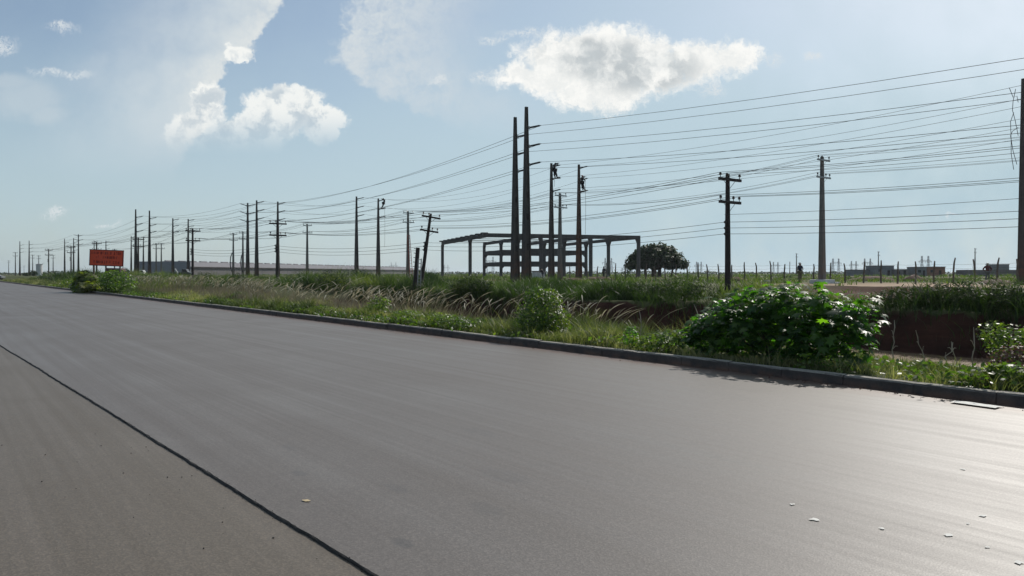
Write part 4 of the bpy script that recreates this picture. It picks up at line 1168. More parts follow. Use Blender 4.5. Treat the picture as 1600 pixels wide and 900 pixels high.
Y = 9.1*1200/183; o = bevel(mb.build('pole_footing', M['white']), .05); o.location = (X(1284.5,Y),Y,hxy(X(1284.5,Y),Y)); tag(o, 'pale concrete footing around the base of the nearest pale pole', 'footing')

# ------------------------------------------------------------------ people
M['skin'] = simple('skin', (.16,.085,.055), .55, bump=0, var=.1)
def cloth(name, c): return simple(name, c, .9, var=.2, scale=10, bump=.2)
M['c_dark'] = cloth('dark_cloth', (.02,.02,.026)); M['c_navy'] = cloth('navy_cloth', (.03,.034,.05)); M['c_red'] = cloth('red_shirt_cloth', (.11,.03,.03)); M['c_grey'] = cloth('grey_cloth', (.16,.14,.145))
M['c_khaki'] = cloth('khaki_cloth', (.14,.125,.08)); M['c_olive'] = cloth('olive_cloth', (.075,.07,.05)); M['c_white'] = cloth('white_cloth', (.7,.7,.68)); M['boot'] = cloth('boot_leather', (.02,.018,.016)); M['hivis'] = simple('red_hard_hat', (.25,.03,.02), .35, bump=0); M['yellowhat'] = simple('pale_hard_hat', (.55,.5,.4), .35, bump=0)

BULK = [1.0]
def skinned(name, verts, edges, radii, root_i, mat, parent, sub=1):
    me = bpy.data.meshes.new(name); me.from_pydata([tuple(v) for v in verts], edges, []); me.update()
    o = bpy.data.objects.new(name, me); COL.objects.link(o)
    sk = o.modifiers.new('skin', 'SKIN'); sk.use_smooth_shade = True; radii = [tuple(BULK[0]*q for q in (r if isinstance(r, tuple) else (r, r))) for r in radii]
    for i, r in enumerate(radii):
        rr = r if isinstance(r, tuple) else (r, r)
        me.skin_vertices[0].data[i].radius = rr; me.skin_vertices[0].data[i].use_root = (i == root_i)
    sb = o.modifiers.new('sub', 'SUBSURF'); sb.levels = sub; sb.render_levels = sub
    dg = bpy.context.evaluated_depsgraph_get(); dg.update()
    nm = bpy.data.meshes.new_from_object(o.evaluated_get(dg))
    o.modifiers.clear(); o.data = nm; bpy.data.meshes.remove(me)
    nm.materials.clear(); nm.materials.append(mat)
    if parent: o.parent = parent
    return o

BASE = dict(pelvis=(0,0,.95), spine=(0,.01,1.14), chest=(0,.0,1.34), neck=(0,.0,1.49), skull=(0,.02,1.58), crown=(0,.02,1.70),
            shL=(-.18,0,1.41), elL=(-.25,-.02,1.13), wrL=(-.26,.06,.88), shR=(.18,0,1.41), elR=(.25,-.02,1.13), wrR=(.26,.06,.88),
            hiL=(-.09,0,.90), knL=(-.11,.02,.50), anL=(-.12,-.03,.09), toL=(-.13,.15,.04), hiR=(.09,0,.90), knR=(.11,.02,.50), anR=(.12,-.03,.09), toR=(.13,.15,.04))
def person(label, loc, rz, pose, shirt, trousers, hat=None, long_sleeves=False, scale=1.0, bulk=1.0):
    J = {k: Vector(v) for k, v in BASE.items()}
    for k, v in pose.items(): J[k] = Vector(v)
    root = empty('person', loc, rz); root.scale = (scale,)*3; tag(root, label, 'person')
    names = list(J.keys()); V_ = [J[k] for k in names]; ix = {k: i for i, k in enumerate(names)}
    rad = dict(pelvis=(.15,.115), spine=(.135,.10), chest=(.16,.115), neck=.052, skull=(.078,.095), crown=(.062,.075), shL=.06, elL=.042, wrL=.028, shR=.06, elR=.042, wrR=.028, hiL=.085, knL=.058, anL=.04, toL=.034, hiR=.085, knR=.058, anR=.04, toR=.034)
    R_ = [rad[k] for k in names]
    E = [('pelvis','spine'),('spine','chest'),('chest','neck'),('neck','skull'),('skull','crown'),('chest','shL'),('shL','elL'),('elL','wrL'),('chest','shR'),('shR','elR'),('elR','wrR'),
         ('pelvis','hiL'),('hiL','knL'),('knL','anL'),('anL','toL'),('pelvis','hiR'),('hiR','knR'),('knR','anR'),('anR','toR')]
    E = [(ix[a_], ix[b2]) for a_, b2 in E]
    fwd = Vector((0,1,0))
    hd = (J['crown'] - J['neck']).normalized()
    nose = J['skull'] + (fwd - hd*fwd.dot(hd)).normalized()*.115 + hd*.0
    V_.append(nose); R_.append(.016); E.append((ix['skull'], len(V_)-1))
    for sd in ('L','R'):                   # hands: palm, four fingers and a thumb
        w = J['wr'+sd]; d = (w - J['el'+sd]).normalized(); sdv = d.cross(Vector((0,0,1)))
        sdv = sdv.normalized() if sdv.length > .2 else Vector((0,1,0)); nrm = sdv.cross(d).normalized()
        V_.append(w + d*.075); R_.append((.036,.02)); pi = len(V_)-1; E.append((ix['wr'+sd], pi))
        for q, (of, ln) in enumerate(((-.03,.065),(-.01,.08),(.01,.075),(.03,.055))):
            a_ = w + d*(.085+.0) + sdv*of; b2 = a_ + d*ln*.55 - nrm*.008; c2 = a_ + d*ln*.9 - nrm*.03
            V_ += [a_, b2, c2]; R_ += [.010,.009,.0075]; m_ = len(V_)
            E += [(pi, m_-3), (m_-3, m_-2), (m_-2, m_-1)]
        a_ = w + d*.045 + sdv*.035; b2 = w + d*.085 + sdv*.055
        V_ += [a_, b2]; R_ += [.011,.009]; E += [(ix['wr'+sd], len(V_)-2), (len(V_)-2, len(V_)-1)]
    skinned('body', V_, E, R_, ix['pelvis'], M['skin'], root)
    k_ = 1.16
    def sub(keys, edges, rr, name, mat):
        BULK[0] = bulk
        skinned(name, [J[k] if k in J else k for k in keys], [(keys.index(a_), keys.index(b2)) for a_, b2 in edges], rr, 0, mat, root); BULK[0] = 1.0
    J['low'] = J['pelvis'] - Vector((0,0,.04)); J['nk'] = J['chest'].lerp(J['neck'], .7)
    J['sl'] = J['shL'].lerp(J['elL'], .75 if not long_sleeves else 1.0); J['sr'] = J['shR'].lerp(J['elR'], .75 if not long_sleeves else 1.0)
    J['cl'] = J['elL'].lerp(J['wrL'], .92); J['cr'] = J['elR'].lerp(J['wrR'], .92)
    keys = ['pelvis','spine','chest','nk','shL','sl','shR','sr']; ed = [('pelvis','spine'),('spine','chest'),('chest','nk'),('chest','shL'),('shL','sl'),('chest','shR'),('shR','sr')]
    rr = [(.175,.14),(.165,.13),(.185,.14),.075,.082,.07,.082,.07]
    if long_sleeves: keys += ['cl','cr']; ed += [('sl','cl'),('sr','cr')]; rr += [.047,.047]
    sub(keys, ed, rr, 'shirt', shirt)
    J['cuL'] = J['knL'].lerp(J['anL'], .93); J['cuR'] = J['knR'].lerp(J['anR'], .93)
    sub(['low','hiL','knL','cuL','hiR','knR','cuR'], [('low','hiL'),('hiL','knL'),('knL','cuL'),('low','hiR'),('hiR','knR'),('knR','cuR')], [(.17,.135),.108,.082,.072,.108,.082,.072], 'trousers', trousers)
    for sd in ('L','R'):
        J['he'] = J['an'+sd] + Vector((0,-.03,-.05)); J['bt'] = J['to'+sd] + Vector((0,.02,0))
        sub(['an'+sd,'he','bt'], [('an'+sd,'he'),('he','bt')], [.058,.05,.046], 'boot', M['boot'])
    if hat:
        mb = MB(); c = J['crown']
        mb.lathe([(.15,-.005),(.155,.01),(.118,.02),(.112,.055),(.085,.095),(.03,.115)], (0,0,0), 14)
        h = mb.build('hat', hat, root, True); h.location = J['skull'].lerp(c, .55); h.rotation_euler = Vector((0,0,1)).rotation_difference(hd).to_euler()
    else:
        mb = MB(); mb.lathe([(.098,-.04),(.11,.02),(.1,.07),(.065,.11),(.02,.125)], (0,-.015,0), 12)
        h = mb.build('hair', M['boot'], root, True); h.location = J['skull'].lerp(J['crown'], .4); h.rotation_euler = Vector((0,0,1)).rotation_difference(hd).to_euler()
    return root

Y = 67; x = X(1250, Y)
person('man in khaki trousers and pale cap standing with his back turned on the sandy track', (x, Y, hxy(x,Y)), .3, dict(elR=(.27,-.08,1.15), wrR=(.2,.1,1.0), elL=(-.25,0,1.12), wrL=(-.17,.16,1.02)), M['c_navy'], M['c_khaki'], M['c_white'])
Y = 70; x = X(1543, Y)
person('man in dark red shirt and pale hat, elbows out, standing by the fence', (x, Y, hxy(x,Y)), 2.8, dict(elR=(.34,-.10,1.16), wrR=(.2,.08,1.0), elL=(-.34,-.10,1.16), wrL=(-.2,.08,1.0)), M['c_red'], M['c_grey'], M['yellowhat'], True)
Y = 104; x = X(943.5, Y)
person('man in dark clothes standing beside the red soil heap', (x, Y, hxy(x,Y)), 2.2, dict(elR=(.3,-.05,1.16), wrR=(.18,.12,1.05), elL=(-.3,-.02,1.14), wrL=(-.2,.13,1.04)), M['c_dark'], M['c_olive'], None, True)
Y = 118; x = X(848, Y)
person('dark figure leaning forward behind the pale concrete base under the hall', (x, Y, hxy(x,Y)), 1.2, dict(chest=(0,.12,1.28), neck=(0,.2,1.4), skull=(0,.26,1.47), crown=(0,.3,1.58), shL=(-.18,.12,1.34), shR=(.18,.12,1.34), elL=(-.24,.25,1.1), wrL=(-.15,.42,1.0), elR=(.24,.25,1.1), wrR=(.15,.42,1.0)), M['c_dark'], M['c_navy'], None, True)

# workers up the poles, each on a plank fixed to the pole
def plank(p, label, ln=1.25):
    root = empty('work_platform', p, TH); tag(root, label, 'platform', 'work platforms hung on the poles')
    mb = MB(); mb.box((ln/2+.1,0,0), (ln, .32, .09), ry=-.12); mb.build('board', M['timber'], root)
    mb = MB(); mb.tube([(.1,0,.5),(ln*.85,0,.12)], .02, 5); mb.build('stay', M['steel'], root)
    return root
def worker(key, py_foot, label, pose, hat, plank_label, off=.75, rz=0.0, dz=-.04):
    Mx = POLE[key][2]; b0 = Mx.translation; Y = b0.y
    zf = ZH(py_foot, Y)
    plank(Vector((b0.x, b0.y, zf-.14)) + Vector((.8,.6,0))*.12, plank_label)
    person(label, Vector((b0.x, b0.y, zf)) + Vector((.8,.6,0))*(off+.12) + Vector((0,0,dz)), rz, pose, M['c_dark'], M['c_dark'], hat, True, 1.12, 1.5)
Yb = POLE['b1'][2].translation.y
worker('b1', 276.5, 'worker in dark overalls reaching up to an insulator at the pole top', 
       dict(pelvis=(-.06,0,.98), spine=(-.12,.02,1.16), chest=(-.10,.02,1.36), neck=(-.04,.03,1.50), skull=(.02,.04,1.58), crown=(.06,.05,1.69), shL=(-.16,-.14,1.42), shR=(-.06,.2,1.44), elL=(.12,-.16,1.58), wrL=(.40,-.06,1.70), elR=(.15,.16,1.36), wrR=(.40,.08,1.60),
            hiL=(-.10,-.08,.92), hiR=(-.02,.08,.92), knL=(-.06,-.10,.5), anL=(-.06,-.12,.09), toL=(.10,-.13,.05), knR=(.12,.10,.50), anR=(.26,.12,.09), toR=(.42,.12,.05)), None, 'board under the worker at the very top of the slim pole', .5)
worker('b2', 296, 'worker in red helmet reaching out from a board on the reddish pole',
       dict(pelvis=(-.08,0,.98), spine=(-.12,.02,1.16), chest=(-.10,.02,1.36), neck=(-.06,.03,1.50), skull=(-.02,.04,1.58), crown=(.0,.05,1.70), shL=(-.12,-.16,1.42), shR=(-.08,.18,1.42), elL=(.14,-.14,1.30), wrL=(.28,-.02,1.12), elR=(.12,.16,1.56), wrR=(.38,.08,1.58),
            hiL=(-.10,-.08,.92), hiR=(-.04,.08,.92), knL=(-.02,-.10,.5), anL=(-.0,-.12,.09), toL=(.14,-.13,.05), knR=(.12,.10,.50), anR=(.26,.12,.09), toR=(.42,.12,.05)), M['hivis'], 'board under the worker in a red helmet', .5)
worker('c2', 325, 'worker arched backward from a low board, holding the top insulator',
       dict(pelvis=(.42,0,.98), spine=(.50,.0,1.16), chest=(.52,.0,1.38), neck=(.44,.0,1.52), skull=(.36,.02,1.60), crown=(.30,.02,1.70), shL=(.50,-.18,1.44), shR=(.50,.18,1.44), elL=(.28,-.16,1.52), wrL=(.06,-.08,1.62), elR=(.28,.16,1.46), wrR=(.04,.08,1.60),
            hiL=(.38,-.09,.92), hiR=(.38,.09,.92), knL=(.30,-.10,.50), anL=(.06,-.11,.09), toL=(-.10,-.11,.05), knR=(.26,.10,.50), anR=(.0,.11,.09), toR=(-.16,.11,.05)), None, 'board below the worker arched backward', .55)

# ------------------------------------------------------------------ sign
M['signred'] = simple('red_orange_sign_paint', (.60,.062,.018), .5, var=.12, scale=2, bump=0)
M['signframe'] = simple('dark_red_frame', (.10,.012,.012), .6, bump=0); M['lettering'] = simple('dark_lettering', (.12,.008,.006), .6, bump=0)
def sign():
    Y = 68.0; cx = X(166.5, Y); zc = ZH(403, Y); w, h = 2.98, 1.44
    root = empty('roadside_sign', (cx, Y, hxy(cx, Y))); tag(root, 'red orange roadside sign board on two posts with three lines of dark lettering', 'sign')
    zc -= root.location.z; tl = .038
    mb = MB(); mb.box((0,0,zc), (w, .05, h), ry=tl); mb.build('panel', M['signred'], root)
    mb = MB(); Mr = Euler((0,tl,0)).to_matrix(); c = Vector((0,-.002,zc))
    for (px_, pz_, sw, sh) in ((0,h/2-.035,w+.06,.07),(0,-h/2+.035,w+.06,.07),(-w/2+.02,0,.07,h-.15),(w/2-.02,0,.07,h-.15)):
        mb.box(c + Mr @ Vector((px_,0,pz_)), (sw,.075,sh), ry=tl)
    mb.build('frame', M['signframe'], root)
    # worn, unreadable strokes laid out as three lines of words
    mb = MB(); rnd = random.Random(4)
    def word(x0, x1, z, ch):
        x = x0
        while x < x1-.03:
            cw = ch*.62; cw = min(cw, x1-x)
            for q in range(rnd.choice((2,3,3))):
                if rnd.random() < .5: mb.box(c + Mr @ Vector((x+rnd.choice((.1,.5,.85))*cw, -.029, z)), (.035,.012,ch), ry=tl)
                else: mb.box(c + Mr @ Vector((x+cw*.45, -.0285-.001*q, z+rnd.choice((-.42,0,.42))*ch)), (cw*.75,.012,.035), ry=tl)
            x += ch*.78
    word(-1.32,.12,.42,.24); word(.30,.42,.42,.24); word(.62,1.32,.42,.24)
    word(-.95,-.62,.06,.22); word(-.30,.98,.04,.22)
    word(-1.15,.12,-.38,.24); word(.25,.42,-.38,.24); word(.60,1.22,-.40,.24)
    mb.build('lettering', M['lettering'], root)
    for px_ in (-1.18, 1.16):
        mb = MB(); mb.box((px_, .07, (zc+h/2-.15)/2-.2), (.11,.09, zc+h/2-.15+.4)); mb.build('post', M['timber'], root)
sign()

# ------------------------------------------------------------------ far vehicles
M['paintdark'] = simple('dark_car_paint', (.03,.033,.04), .3, bump=0, var=.1); M['paintred'] = simple('dark_red_paint', (.06,.012,.01), .6, bump=0, var=.1); M['paintpale'] = simple('pale_car_paint', (.42,.42,.44), .3, bump=0, var=.05)
M['glass'] = simple('dark_glass', (.015,.017,.022), .1, bump=0, var=.05); M['tyre'] = simple('tyre', (.015,.015,.015), .8, bump=0)
def vehicle(name, label, cat, px, Y, rz, body, cabin, paint, L_, Wd=1.75, zoff=0.0):
    x = X(px, Y); root = empty(name, (x, Y, hxy(x,Y)+zoff), rz); tag(root, label, cat)
    mb = MB(); mb.prism(body, -Wd/2, Wd/2); bevel(mb.build('body', paint, root), .06, 2)
    if cabin:
        mb = MB(); mb.prism(cabin, -Wd/2-.01, Wd/2+.01); mb.build('window', M['glass'], root)
    for sx in (-.32, .32):
        for sy in (-1, 1):
            m_ = MB(); m_.lathe([(.2,-.11),(.33,-.1),(.33,.1),(.2,.11)], (0,0,0), 16); o = m_.build('wheel', M['tyre'], root); o.location = (sx*L_, sy*(Wd/2-.08), .33); o.rotation_euler.x = math.pi/2
    return root
CAR = [(-2.1,.3),(2.1,.3),(2.15,.75),(1.2,.92),(.6,1.45),(-1.1,1.5),(-1.9,1.0),(-2.15,.95)]
CARW = [(1.0,.95),(.52,1.38),(-1.0,1.42),(-1.65,1.0)]
vehicle('parked_car', 'pale car with dark windows half out of frame at the road end', 'car', -11.0, 165, 0.1, CAR, CARW, M['bluegrey'], 4.2, zoff=.45)
TRK = [(-2.6,.45),(2.6,.45),(2.6,1.1),(1.9,1.2),(1.5,1.95),(.4,2.0),(.3,1.15),(-2.6,1.15)]
vehicle('pickup_truck', 'dark pickup truck parked near the warehouse corner beside the white mast', 'truck', 283, 195, .1, TRK, [(1.75,1.25),(1.42,1.85),(.6,1.88),(.55,1.25)], M['paintdark'], 5.2)
vehicle('delivery_truck', 'dark red truck parked behind the foot of the red sign', 'truck', 180.5, 150, .05, [(-1.6,.5),(1.6,.5),(1.6,1.3),(1.45,1.85),(-1.3,1.9),(-1.6,1.6)], [(1.4,1.35),(1.3,1.78),(.5,1.8),(.5,1.35)], M['paintred'], 3.2)
vehicle('parked_van', 'white van roof showing over the scrub before the warehouse facade', 'van', 219.5, 215, .1, [(-1.2,.4),(1.2,.4),(1.2,1.2),(.9,1.8),(-1.15,1.85)], [(1.1,1.2),(.85,1.65),(.2,1.68),(.2,1.2)], M['paintpale'], 2.4)
Y = 194; mb = MB(); mb.bar((X(277.5,Y),Y,ZH(426,Y)),(X(273.2,Y),Y,ZH(419.8,Y)),.22,.22); mb.bar((X(277.5,Y),Y,hxy(X(277.5,Y),Y)),(X(277.5,Y),Y,ZH(425.7,Y)),.3,.3)
o = mb.build('leaning_mast', M['white']); tag(o, 'short white mast tilted beside the dark pickup truck', 'mast')
for (px, Y, w, h, lb) in ((51,240,1.3,2.2,'dark round shrub beside the distant reddish pole and the tank'), (193,170,1.4,2.4,'dark shrub standing past the end of the red sign'), (40,250,1.2,1.2,'low dark shrub beneath the distant tall poles near the tank')):
    n_, s_ = px_bush(px, Y)
    o = shrub('far_shrub', lb, 'shrub', n_, s_, [(0,0,h*.5,w*.9,w*.9,h*.45),(.5,.3,h*.4,w*.7,w*.7,h*.35)], 420, .3, M['treeleaf'], OVAL, .4, .1, 5, .05, group='dark shrubs far along the field')
Y = 172; mb = MB(); mb.box((0,0,1.25),(1.4,.6,.14)); mb.box((-.55,0,.6),(.1,.4,1.2)); mb.box((.55,0,.6),(.1,.4,1.2))
o = mb.build('roadside_shelter', M['tarred']); o.location = (X(208,Y),Y,hxy(X(208,Y),Y)); tag(o, 'low dark flat roofed shelter between two poles beside the sign', 'shelter')

# ------------------------------------------------------------------ litter
M['paper'] = simple('worn_white_card', (.62,.60,.56), .8, var=.15, scale=12, bump=.2); M['leafdry'] = simple('dry_leaf', (.42,.33,.2), .8, bump=0)
def scrap(name, px, py, w, d, label, mat, n_=9, group='bits of litter on the road'):
    Y = 1.6*1200/(py-428); x = X(px, Y); vs = [(0,0,.006)]; fs = []
    for k in range(n_):
        a_ = 2*math.pi*k/n_; r = random.uniform(.35,1.0); vs.append((math.cos(a_)*w*.5*r, math.sin(a_)*d*.5*r, .003+random.random()*.003))
    for k in range(n_): fs.append((0, k+1, (k+1)%n_+1))
    o = mesh_obj(name, vs, fs, mat); o.location = (x, Y, 0.002); o.rotation_euler.z = random.uniform(-.3,.3)
    tag(o, label, 'litter', group)
scrap('dry_leaf', 478, 783, .075, .07, 'curled tan leaf on the road near the ragged layer edge', M['leafdry'])
for (px, py, w, lb) in ((1536,807,.06,'white scrap on the road, third up from the corner'), (1480,837,.07,'largest white scrap on the near road'), (1592,880,.08,'white scrap nearest the corner of the road'), (1504,734,.06,'white scrap closest to the kerb side, alone on bright asphalt'),
                        (1272,813,.08,'flattened dull scrap lying apart beside a faint one'), (1238,789,.06,'faint flattened scrap lying apart beside the dull one'), (1378,827,.05,'small round white scrap between the dull scraps and the largest'),
                        (1542,856,.04,'thin white sliver below the largest white scrap'), (1512,819,.035,'tiny white chip beside the third scrap')):
    scrap('paper_scrap', px, py, w, w*.9, lb, M['paper'])
# crushed card in the gutter
Yc = 9.50; vs, fs = [], []
prof = [(-.34,.02),(-.2,.055),(-.05,.04),(.12,.06),(.26,.03),(.36,.015)]
for (u, z) in prof: vs += [(u, -.055+.02*random.random(), .006), (u+.02, .0, .006+z*.22), (u, .07, .010)]
for k in range(len(prof)-1): fs += [(3*k,3*k+3,3*k+4,3*k+1),(3*k+1,3*k+4,3*k+5,3*k+2)]
o = mesh_obj('crushed_card', vs, fs, M['paper']); o.scale = (.74,1.9,1.3); o.location = (*W(10.14, NS(X(1543,Yc),Yc)[1])[:2], .006); o.rotation_euler.z = TH+math.pi/2-.05
tag(o, 'crushed white cardboard lying against the foot of the kerb', 'litter')
# soil and pebbles washed along the gutter
N = 5200
gs_ = RNG.uniform(-3, 40, N); gnn = 10.44 - np.abs(RNG.normal(0, .13, N))*np.clip(.4+1.3*fbm(gs_*.5,0,95),.3,1.6)
keep = RNG.random(N) < np.clip(2.4*fbm(gs_*.35, 3.0, 96)-.55, .05, 1); gs_, gnn = gs_[keep], gnn[keep]; N = len(gs_)
r = .004 + .012*RNG.random(N)**3
oct_ = np.array([(1,0,0),(0,1,0),(-1,0,0),(0,-1,0),(0,0,.8),(0,0,-.3)])
Vp = np.stack([gnn, gs_, r*.3], 1)[:,None,:] + oct_[None]*r[:,None,None]*(.6+.8*RNG.random((N,6,1)))
Fp = (np.arange(N)*6)[:,None,None] + np.array([(0,1,4),(1,2,4),(2,3,4),(3,0,4),(1,0,5),(2,1,5),(3,2,5),(0,3,5)])[None]
o = fast_mesh('gutter_grit', Vp.reshape(-1,3), Fp.reshape(-1,3), M['soil']); o.rotation_euler.z = TH
tag(o, 'red brown grit and pebbles washed along the foot of the kerb', 'grit', kind='stuff')
N = 2600                       # crumbs broken from the edge of the upper layer
s_ = RNG.uniform(2.5, 24, N); n_ = jn(s_) + .004 - np.abs(RNG.normal(0, .012, N)) + .02*(RNG.random(N) < .2)*RNG.random(N); r = .0016+.004*RNG.random(N)**3
Vp = np.stack([n_, s_, np.where(n_ > jn(s_)+.008, 0, -.0175)+r*.3], 1)[:,None,:] + oct_[None]*r[:,None,None]*(.6+.8*RNG.random((N,6,1)))
Fp = (np.arange(N)*6)[:,None,None] + np.array([(0,1,4),(1,2,4),(2,3,4),(3,0,4),(1,0,5),(2,1,5),(3,2,5),(0,3,5)])[None]
o = fast_mesh('edge_crumbs', Vp.reshape(-1,3), Fp.reshape(-1,3), M['joint']); o.rotation_euler.z = TH
tag(o, 'dark crumbs of asphalt along the ragged layer edge', 'grit', kind='stuff')
N = 130
s_ = RNG.uniform(2.5, 9, N); n_ = RNG.uniform(-2.0, 1.8, N); r = .003+.006*RNG.random(N)**2
k = n_ < 1.9-.04*s_; s_, n_, r = s_[k], n_[k], r[k]; N = len(s_)
Vp = np.stack([n_, s_, -.0175+r*.3], 1)[:,None,:] + oct_[None]*r[:,None,None]*(.6+.8*RNG.random((N,6,1)))
Fp = (np.arange(N)*6)[:,None,None] + np.array([(0,1,4),(1,2,4),(2,3,4),(3,0,4),(1,0,5),(2,1,5),(3,2,5),(0,3,5)])[None]
o = fast_mesh('lane_grit', Vp.reshape(-1,3), Fp.reshape(-1,3), M['joint']); o.rotation_euler.z = TH
tag(o, 'scattered dark grit on the older brownish lane', 'grit', kind='stuff')

# ------------------------------------------------------------------ sky
world = bpy.data.worlds.new('World'); scene.world = world; world.use_nodes = True
t = NT(world.node_tree); t.n.clear()
out = t.node('ShaderNodeOutputWorld'); bg = t.node('ShaderNodeBackground'); t.l.new(bg.outputs[0], out.inputs[0])
sky = t.node('ShaderNodeTexSky', sky_type='NISHITA', sun_disc=False)
sky.sun_elevation = SUN_EL; sky.sun_rotation = SUN_AZ; sky.altitude = 30; sky.air_density = 1.0; sky.dust_density = 1.1; sky.ozone_density = .9
SKY = .10
base = t.vmath('SCALE', sky.outputs[0], None, SKY)
tc = t.node('ShaderNodeTexCoord').outputs['Generated']
dx, dy, dz = t.sep(tc)
yy = t.math('MAXIMUM', dy, .12)
# cloud chart: bearing and height as tangents, in hundreds of the chart's units
px = t.math('ADD', 8.0, t.math('MULTIPLY', t.math('DIVIDE', dx, yy), 12.0))
py = t.math('SUBTRACT', 4.28, t.math('MULTIPLY', t.math('DIVIDE', dz, yy), 12.0))
P = t.comb(px, py, 0.0)
n1 = t.noise(P, 1.1, 3, .5, color=True); n2 = t.noise(P, 5.0, 4, .6, color=True)
def warp(vec, col, amp): return t.vmath('ADD', vec, t.vmath('SCALE', t.vmath('SUBTRACT', col, (.5,.5,.5)), None, amp))
n3 = t.noise(P, 14.0, 3, .6, color=True)
Pw = warp(warp(warp(P, n1, .55), n2, .24), n3, .09)
Ps = warp(P, n1, .35)
det = t.math('ADD', t.math('MULTIPLY', t.noise(Pw, 2.6, 8, .62), .62), t.math('MULTIPLY', t.noise(warp(P, n2, .5), 7.5, 6, .65), .38))          # cauliflower detail
soft = t.noise(P, .9, 5, .55)
def ell(vec, cx, cy, rx, ry):
    d = t.vmath('MULTIPLY', t.vmath('SUBTRACT', vec, (cx/100, cy/100, 0)), (100/rx, 100/ry, 0))
    return t.math('SUBTRACT', 1.0, t.vmath('LENGTH', d))
def union(vec, L):
    r = None
    for e_ in L:
        v = ell(vec, *e_); r = v if r is None else t.math('MAXIMUM', r, v)
    return r
def thresh(field, amp, a_, b2, dn=None):
    return t.smooth(t.math('ADD', field, t.math('MULTIPLY', t.math('SUBTRACT', dn or det, .5), amp)), a_, b2)
def tint(c): return c4(c)
col = base
# overall milky veil, thicker to the sun side and low down
veil = t.math('ADD', t.math('ADD', .20, t.math('MULTIPLY', t.smooth(px, 2.0, 8.0), .14)), t.math('ADD', t.math('MULTIPLY', t.smooth(py, 0.0, 3.0), .46), t.math('MULTIPLY', t.smooth(px, 5.0, 11), .16)))
veil = t.math('ADD', veil, t.math('MULTIPLY', t.math('SUBTRACT', soft, .5), .35), clamp=True)
col = t.mix(veil, col, tint((.465,.605,.675)))
# the broad veil over the upper left with a sharp sunward edge
def curve(stops):
    nd = t.node('ShaderNodeValToRGB'); t.set(nd.inputs[0], t.math('DIVIDE', t.sep(Pw)[1], 2.6))
    cr = nd.color_ramp
    while len(cr.elements) < len(stops): cr.elements.new(.5)
    for e_, (y_, x_) in zip(cr.elements, stops): e_.position = y_/260.0; e_.color = (x_/1000,)*3 + (1,)
    return t.math('MULTIPLY', nd.outputs[0], 10.0)
pwx = t.sep(Pw)[0]
def to_lin(v): return v
e1 = curve([(0,445),(30,425),(55,402),(75,398),(95,362),(125,342),(160,350),(190,340),(225,300),(259,280)])
d1 = t.math('ADD', t.math('SUBTRACT', e1, pwx), t.math('MULTIPLY', t.math('SUBTRACT', det, .5), .55))
m1 = t.math('MULTIPLY', t.smooth(d1, -.03, .18), t.smooth(d1, 3.2, .3))
m1 = t.math('MULTIPLY', m1, t.smooth(py, 3.0, 1.7))
m1 = t.math('MULTIPLY', m1, t.smooth(t.noise(Ps, .8, 6, .6), .25, .62, .45, 1))
col = t.mix(t.math('MULTIPLY', m1, .95), col, tint((.63,.70,.74)))
rim = t.math('MULTIPLY', t.smooth(d1, .0, .12), t.smooth(d1, .9, .05)); rim = t.math('MULTIPLY', rim, t.math('MULTIPLY', t.smooth(py, 2.3, 1.9), t.smooth(det, .3, .62)))
col = t.mix(t.math('MULTIPLY', rim, .7), col, tint((.80,.82,.80)))
e2 = curve([(0,545),(25,530),(45,533),(75,518),(95,514),(110,530),(130,552),(155,600),(190,690),(259,800)])
d2 = t.math('ADD', t.math('SUBTRACT', pwx, e2), t.math('MULTIPLY', t.math('SUBTRACT', det, .5), .9))
m2 = t.math('MULTIPLY', t.smooth(d2, -.06, .25), t.smooth(d2, 2.9, .5)); m2 = t.math('MULTIPLY', m2, t.smooth(py, 2.3, 1.0))
col = t.mix(t.math('MULTIPLY', m2, t.smooth(det, .3, .62, .25, 1.0)), col, tint((.64,.70,.74)))
# cumulus at left
fl = union(Pw, [(440,178,66,48),(470,162,44,36),(505,198,44,34),(300,205,50,42),(345,218,56,34),(325,165,34,48),(374,80,26,20),(400,212,60,40)])
ml = thresh(fl, .85, .02, .26); ml = t.math('MULTIPLY', ml, t.smooth(py, 2.45, 1.65))
shade = t.noise(warp(P, n2, .3), 2.2, 6, .6)
lit = t.math('ADD', t.smooth(shade, .40, .58), t.math('MULTIPLY', t.smooth(fl, .55, .1), .5), clamp=True)
lc = t.mix(lit, tint((.56,.63,.68)), tint((.93,.94,.91)))
col = t.mix(t.math('MULTIPLY', ml, .92), col, lc)
# central cumulus
fm = union(Pw, [(960,92,165,66),(900,92,130,58),(1090,96,105,46),(1150,86,52,34),(945,140,120,42),(850,122,95,32),(1010,110,120,56)])
mm = thresh(fm, 1.25, .06, .50)
ins = union(Ps, [(1000,108,95,40),(905,80,70,22),(960,95,95,32)])
dark = t.math('MULTIPLY', t.smooth(ins, -.35, .45), t.smooth(t.noise(warp(P, n2, .25), 1.8, 6, .6), .36, .60))
cc = t.mix(t.math('MULTIPLY', dark, .85), tint((.97,.97,.94)), tint((.43,.48,.51)))
cc = t.mix(t.math('MULTIPLY', t.smooth(det, .6, .4), .35), cc, tint((.62,.67,.69)))
col = t.mix(mm, col, cc)
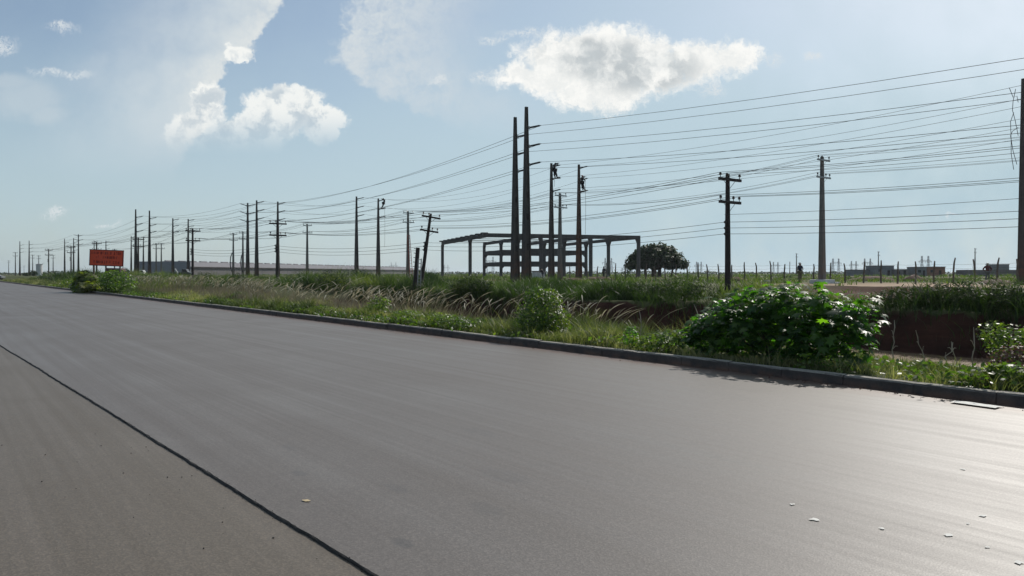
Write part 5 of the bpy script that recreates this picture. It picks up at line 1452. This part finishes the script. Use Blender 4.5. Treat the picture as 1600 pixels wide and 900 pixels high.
# small puffs and wisps
fs_ = union(Pw, [(820,52,50,11),(1206,92,24,13),(775,60,30,8),(1118,142,30,17),(1270,88,15,10),(755,120,30,14),(95,112,60,11),(95,46,34,11),(8,72,30,14),(675,132,17,12),(82,332,32,10),(172,353,26,6),(1480,333,22,3)])
ms = thresh(fs_, 1.5, -.1, .9)
ms = t.math('MULTIPLY', ms, t.smooth(t.noise(warp(P, n3, .5), 9.0, 5, .65), .36, .58))
col = t.mix(t.math('MULTIPLY', ms, .75), col, tint((.74,.78,.80)))
fw = union(Ps, [(40,155,70,40),(70,180,40,22),(15,130,50,20)])
col = t.mix(t.math('MULTIPLY', thresh(fw, 1.2, -.1, .7), .45), col, tint((.60,.67,.71)))
t.set(bg.inputs[0], col); bg.inputs[1].default_value = 1.0
world.cycles.sampling_method = 'MANUAL'; world.cycles.sample_map_resolution = 512

hm = bpy.data.materials.new('haze_air'); hm.use_nodes = True; ht = NT(hm.node_tree); ht.n.clear()
ho = ht.node('ShaderNodeOutputMaterial'); pv = ht.node('ShaderNodeVolumePrincipled')
pv.inputs['Color'].default_value = (.86,.92,1.0,1); pv.inputs['Density'].default_value = HAZE; pv.inputs['Anisotropy'].default_value = .3
ht.l.new(pv.outputs[0], ho.inputs['Volume'])
mb = MB(); mb.box((800, 1850, 14.5), (7200, 7000, 34)); hz_ = mb.build('haze', hm); hz_.rotation_euler.z = TH; tag(hz_, 'thin pale haze over the flat land', 'haze', kind='stuff')

sun = bpy.data.lights.new('sun', 'SUN'); sun.energy = 4.3; sun.angle = math.radians(.53); sun.color = (1, .95, .87)
so = bpy.data.objects.new('sun', sun); COL.objects.link(so)
sd = Vector((math.sin(SUN_AZ)*math.cos(SUN_EL), math.cos(SUN_AZ)*math.cos(SUN_EL), math.sin(SUN_EL)))
so.rotation_euler = sd.to_track_quat('Z', 'Y').to_euler(); so.location = (60, 60, 80)

# ------------------------------------------------------------------ camera
cam = bpy.data.cameras.new('camera'); co = bpy.data.objects.new('camera', cam); COL.objects.link(co)
co.location = (0,0,1.6); co.rotation_euler = (math.radians(90),0,0)
cam.sensor_width = 36; cam.lens = 36*F; cam.shift_y = -22/1600; cam.clip_start = .05; cam.clip_end = 20000
scene.camera = co
scene.view_settings.view_transform = 'Standard'; scene.view_settings.look = 'None'; scene.view_settings.exposure = 0; scene.view_settings.gamma = 1
scene.cycles.max_bounces = 6; scene.cycles.transparent_max_bounces = 8; scene.cycles.transmission_bounces = 3; scene.cycles.diffuse_bounces = 3
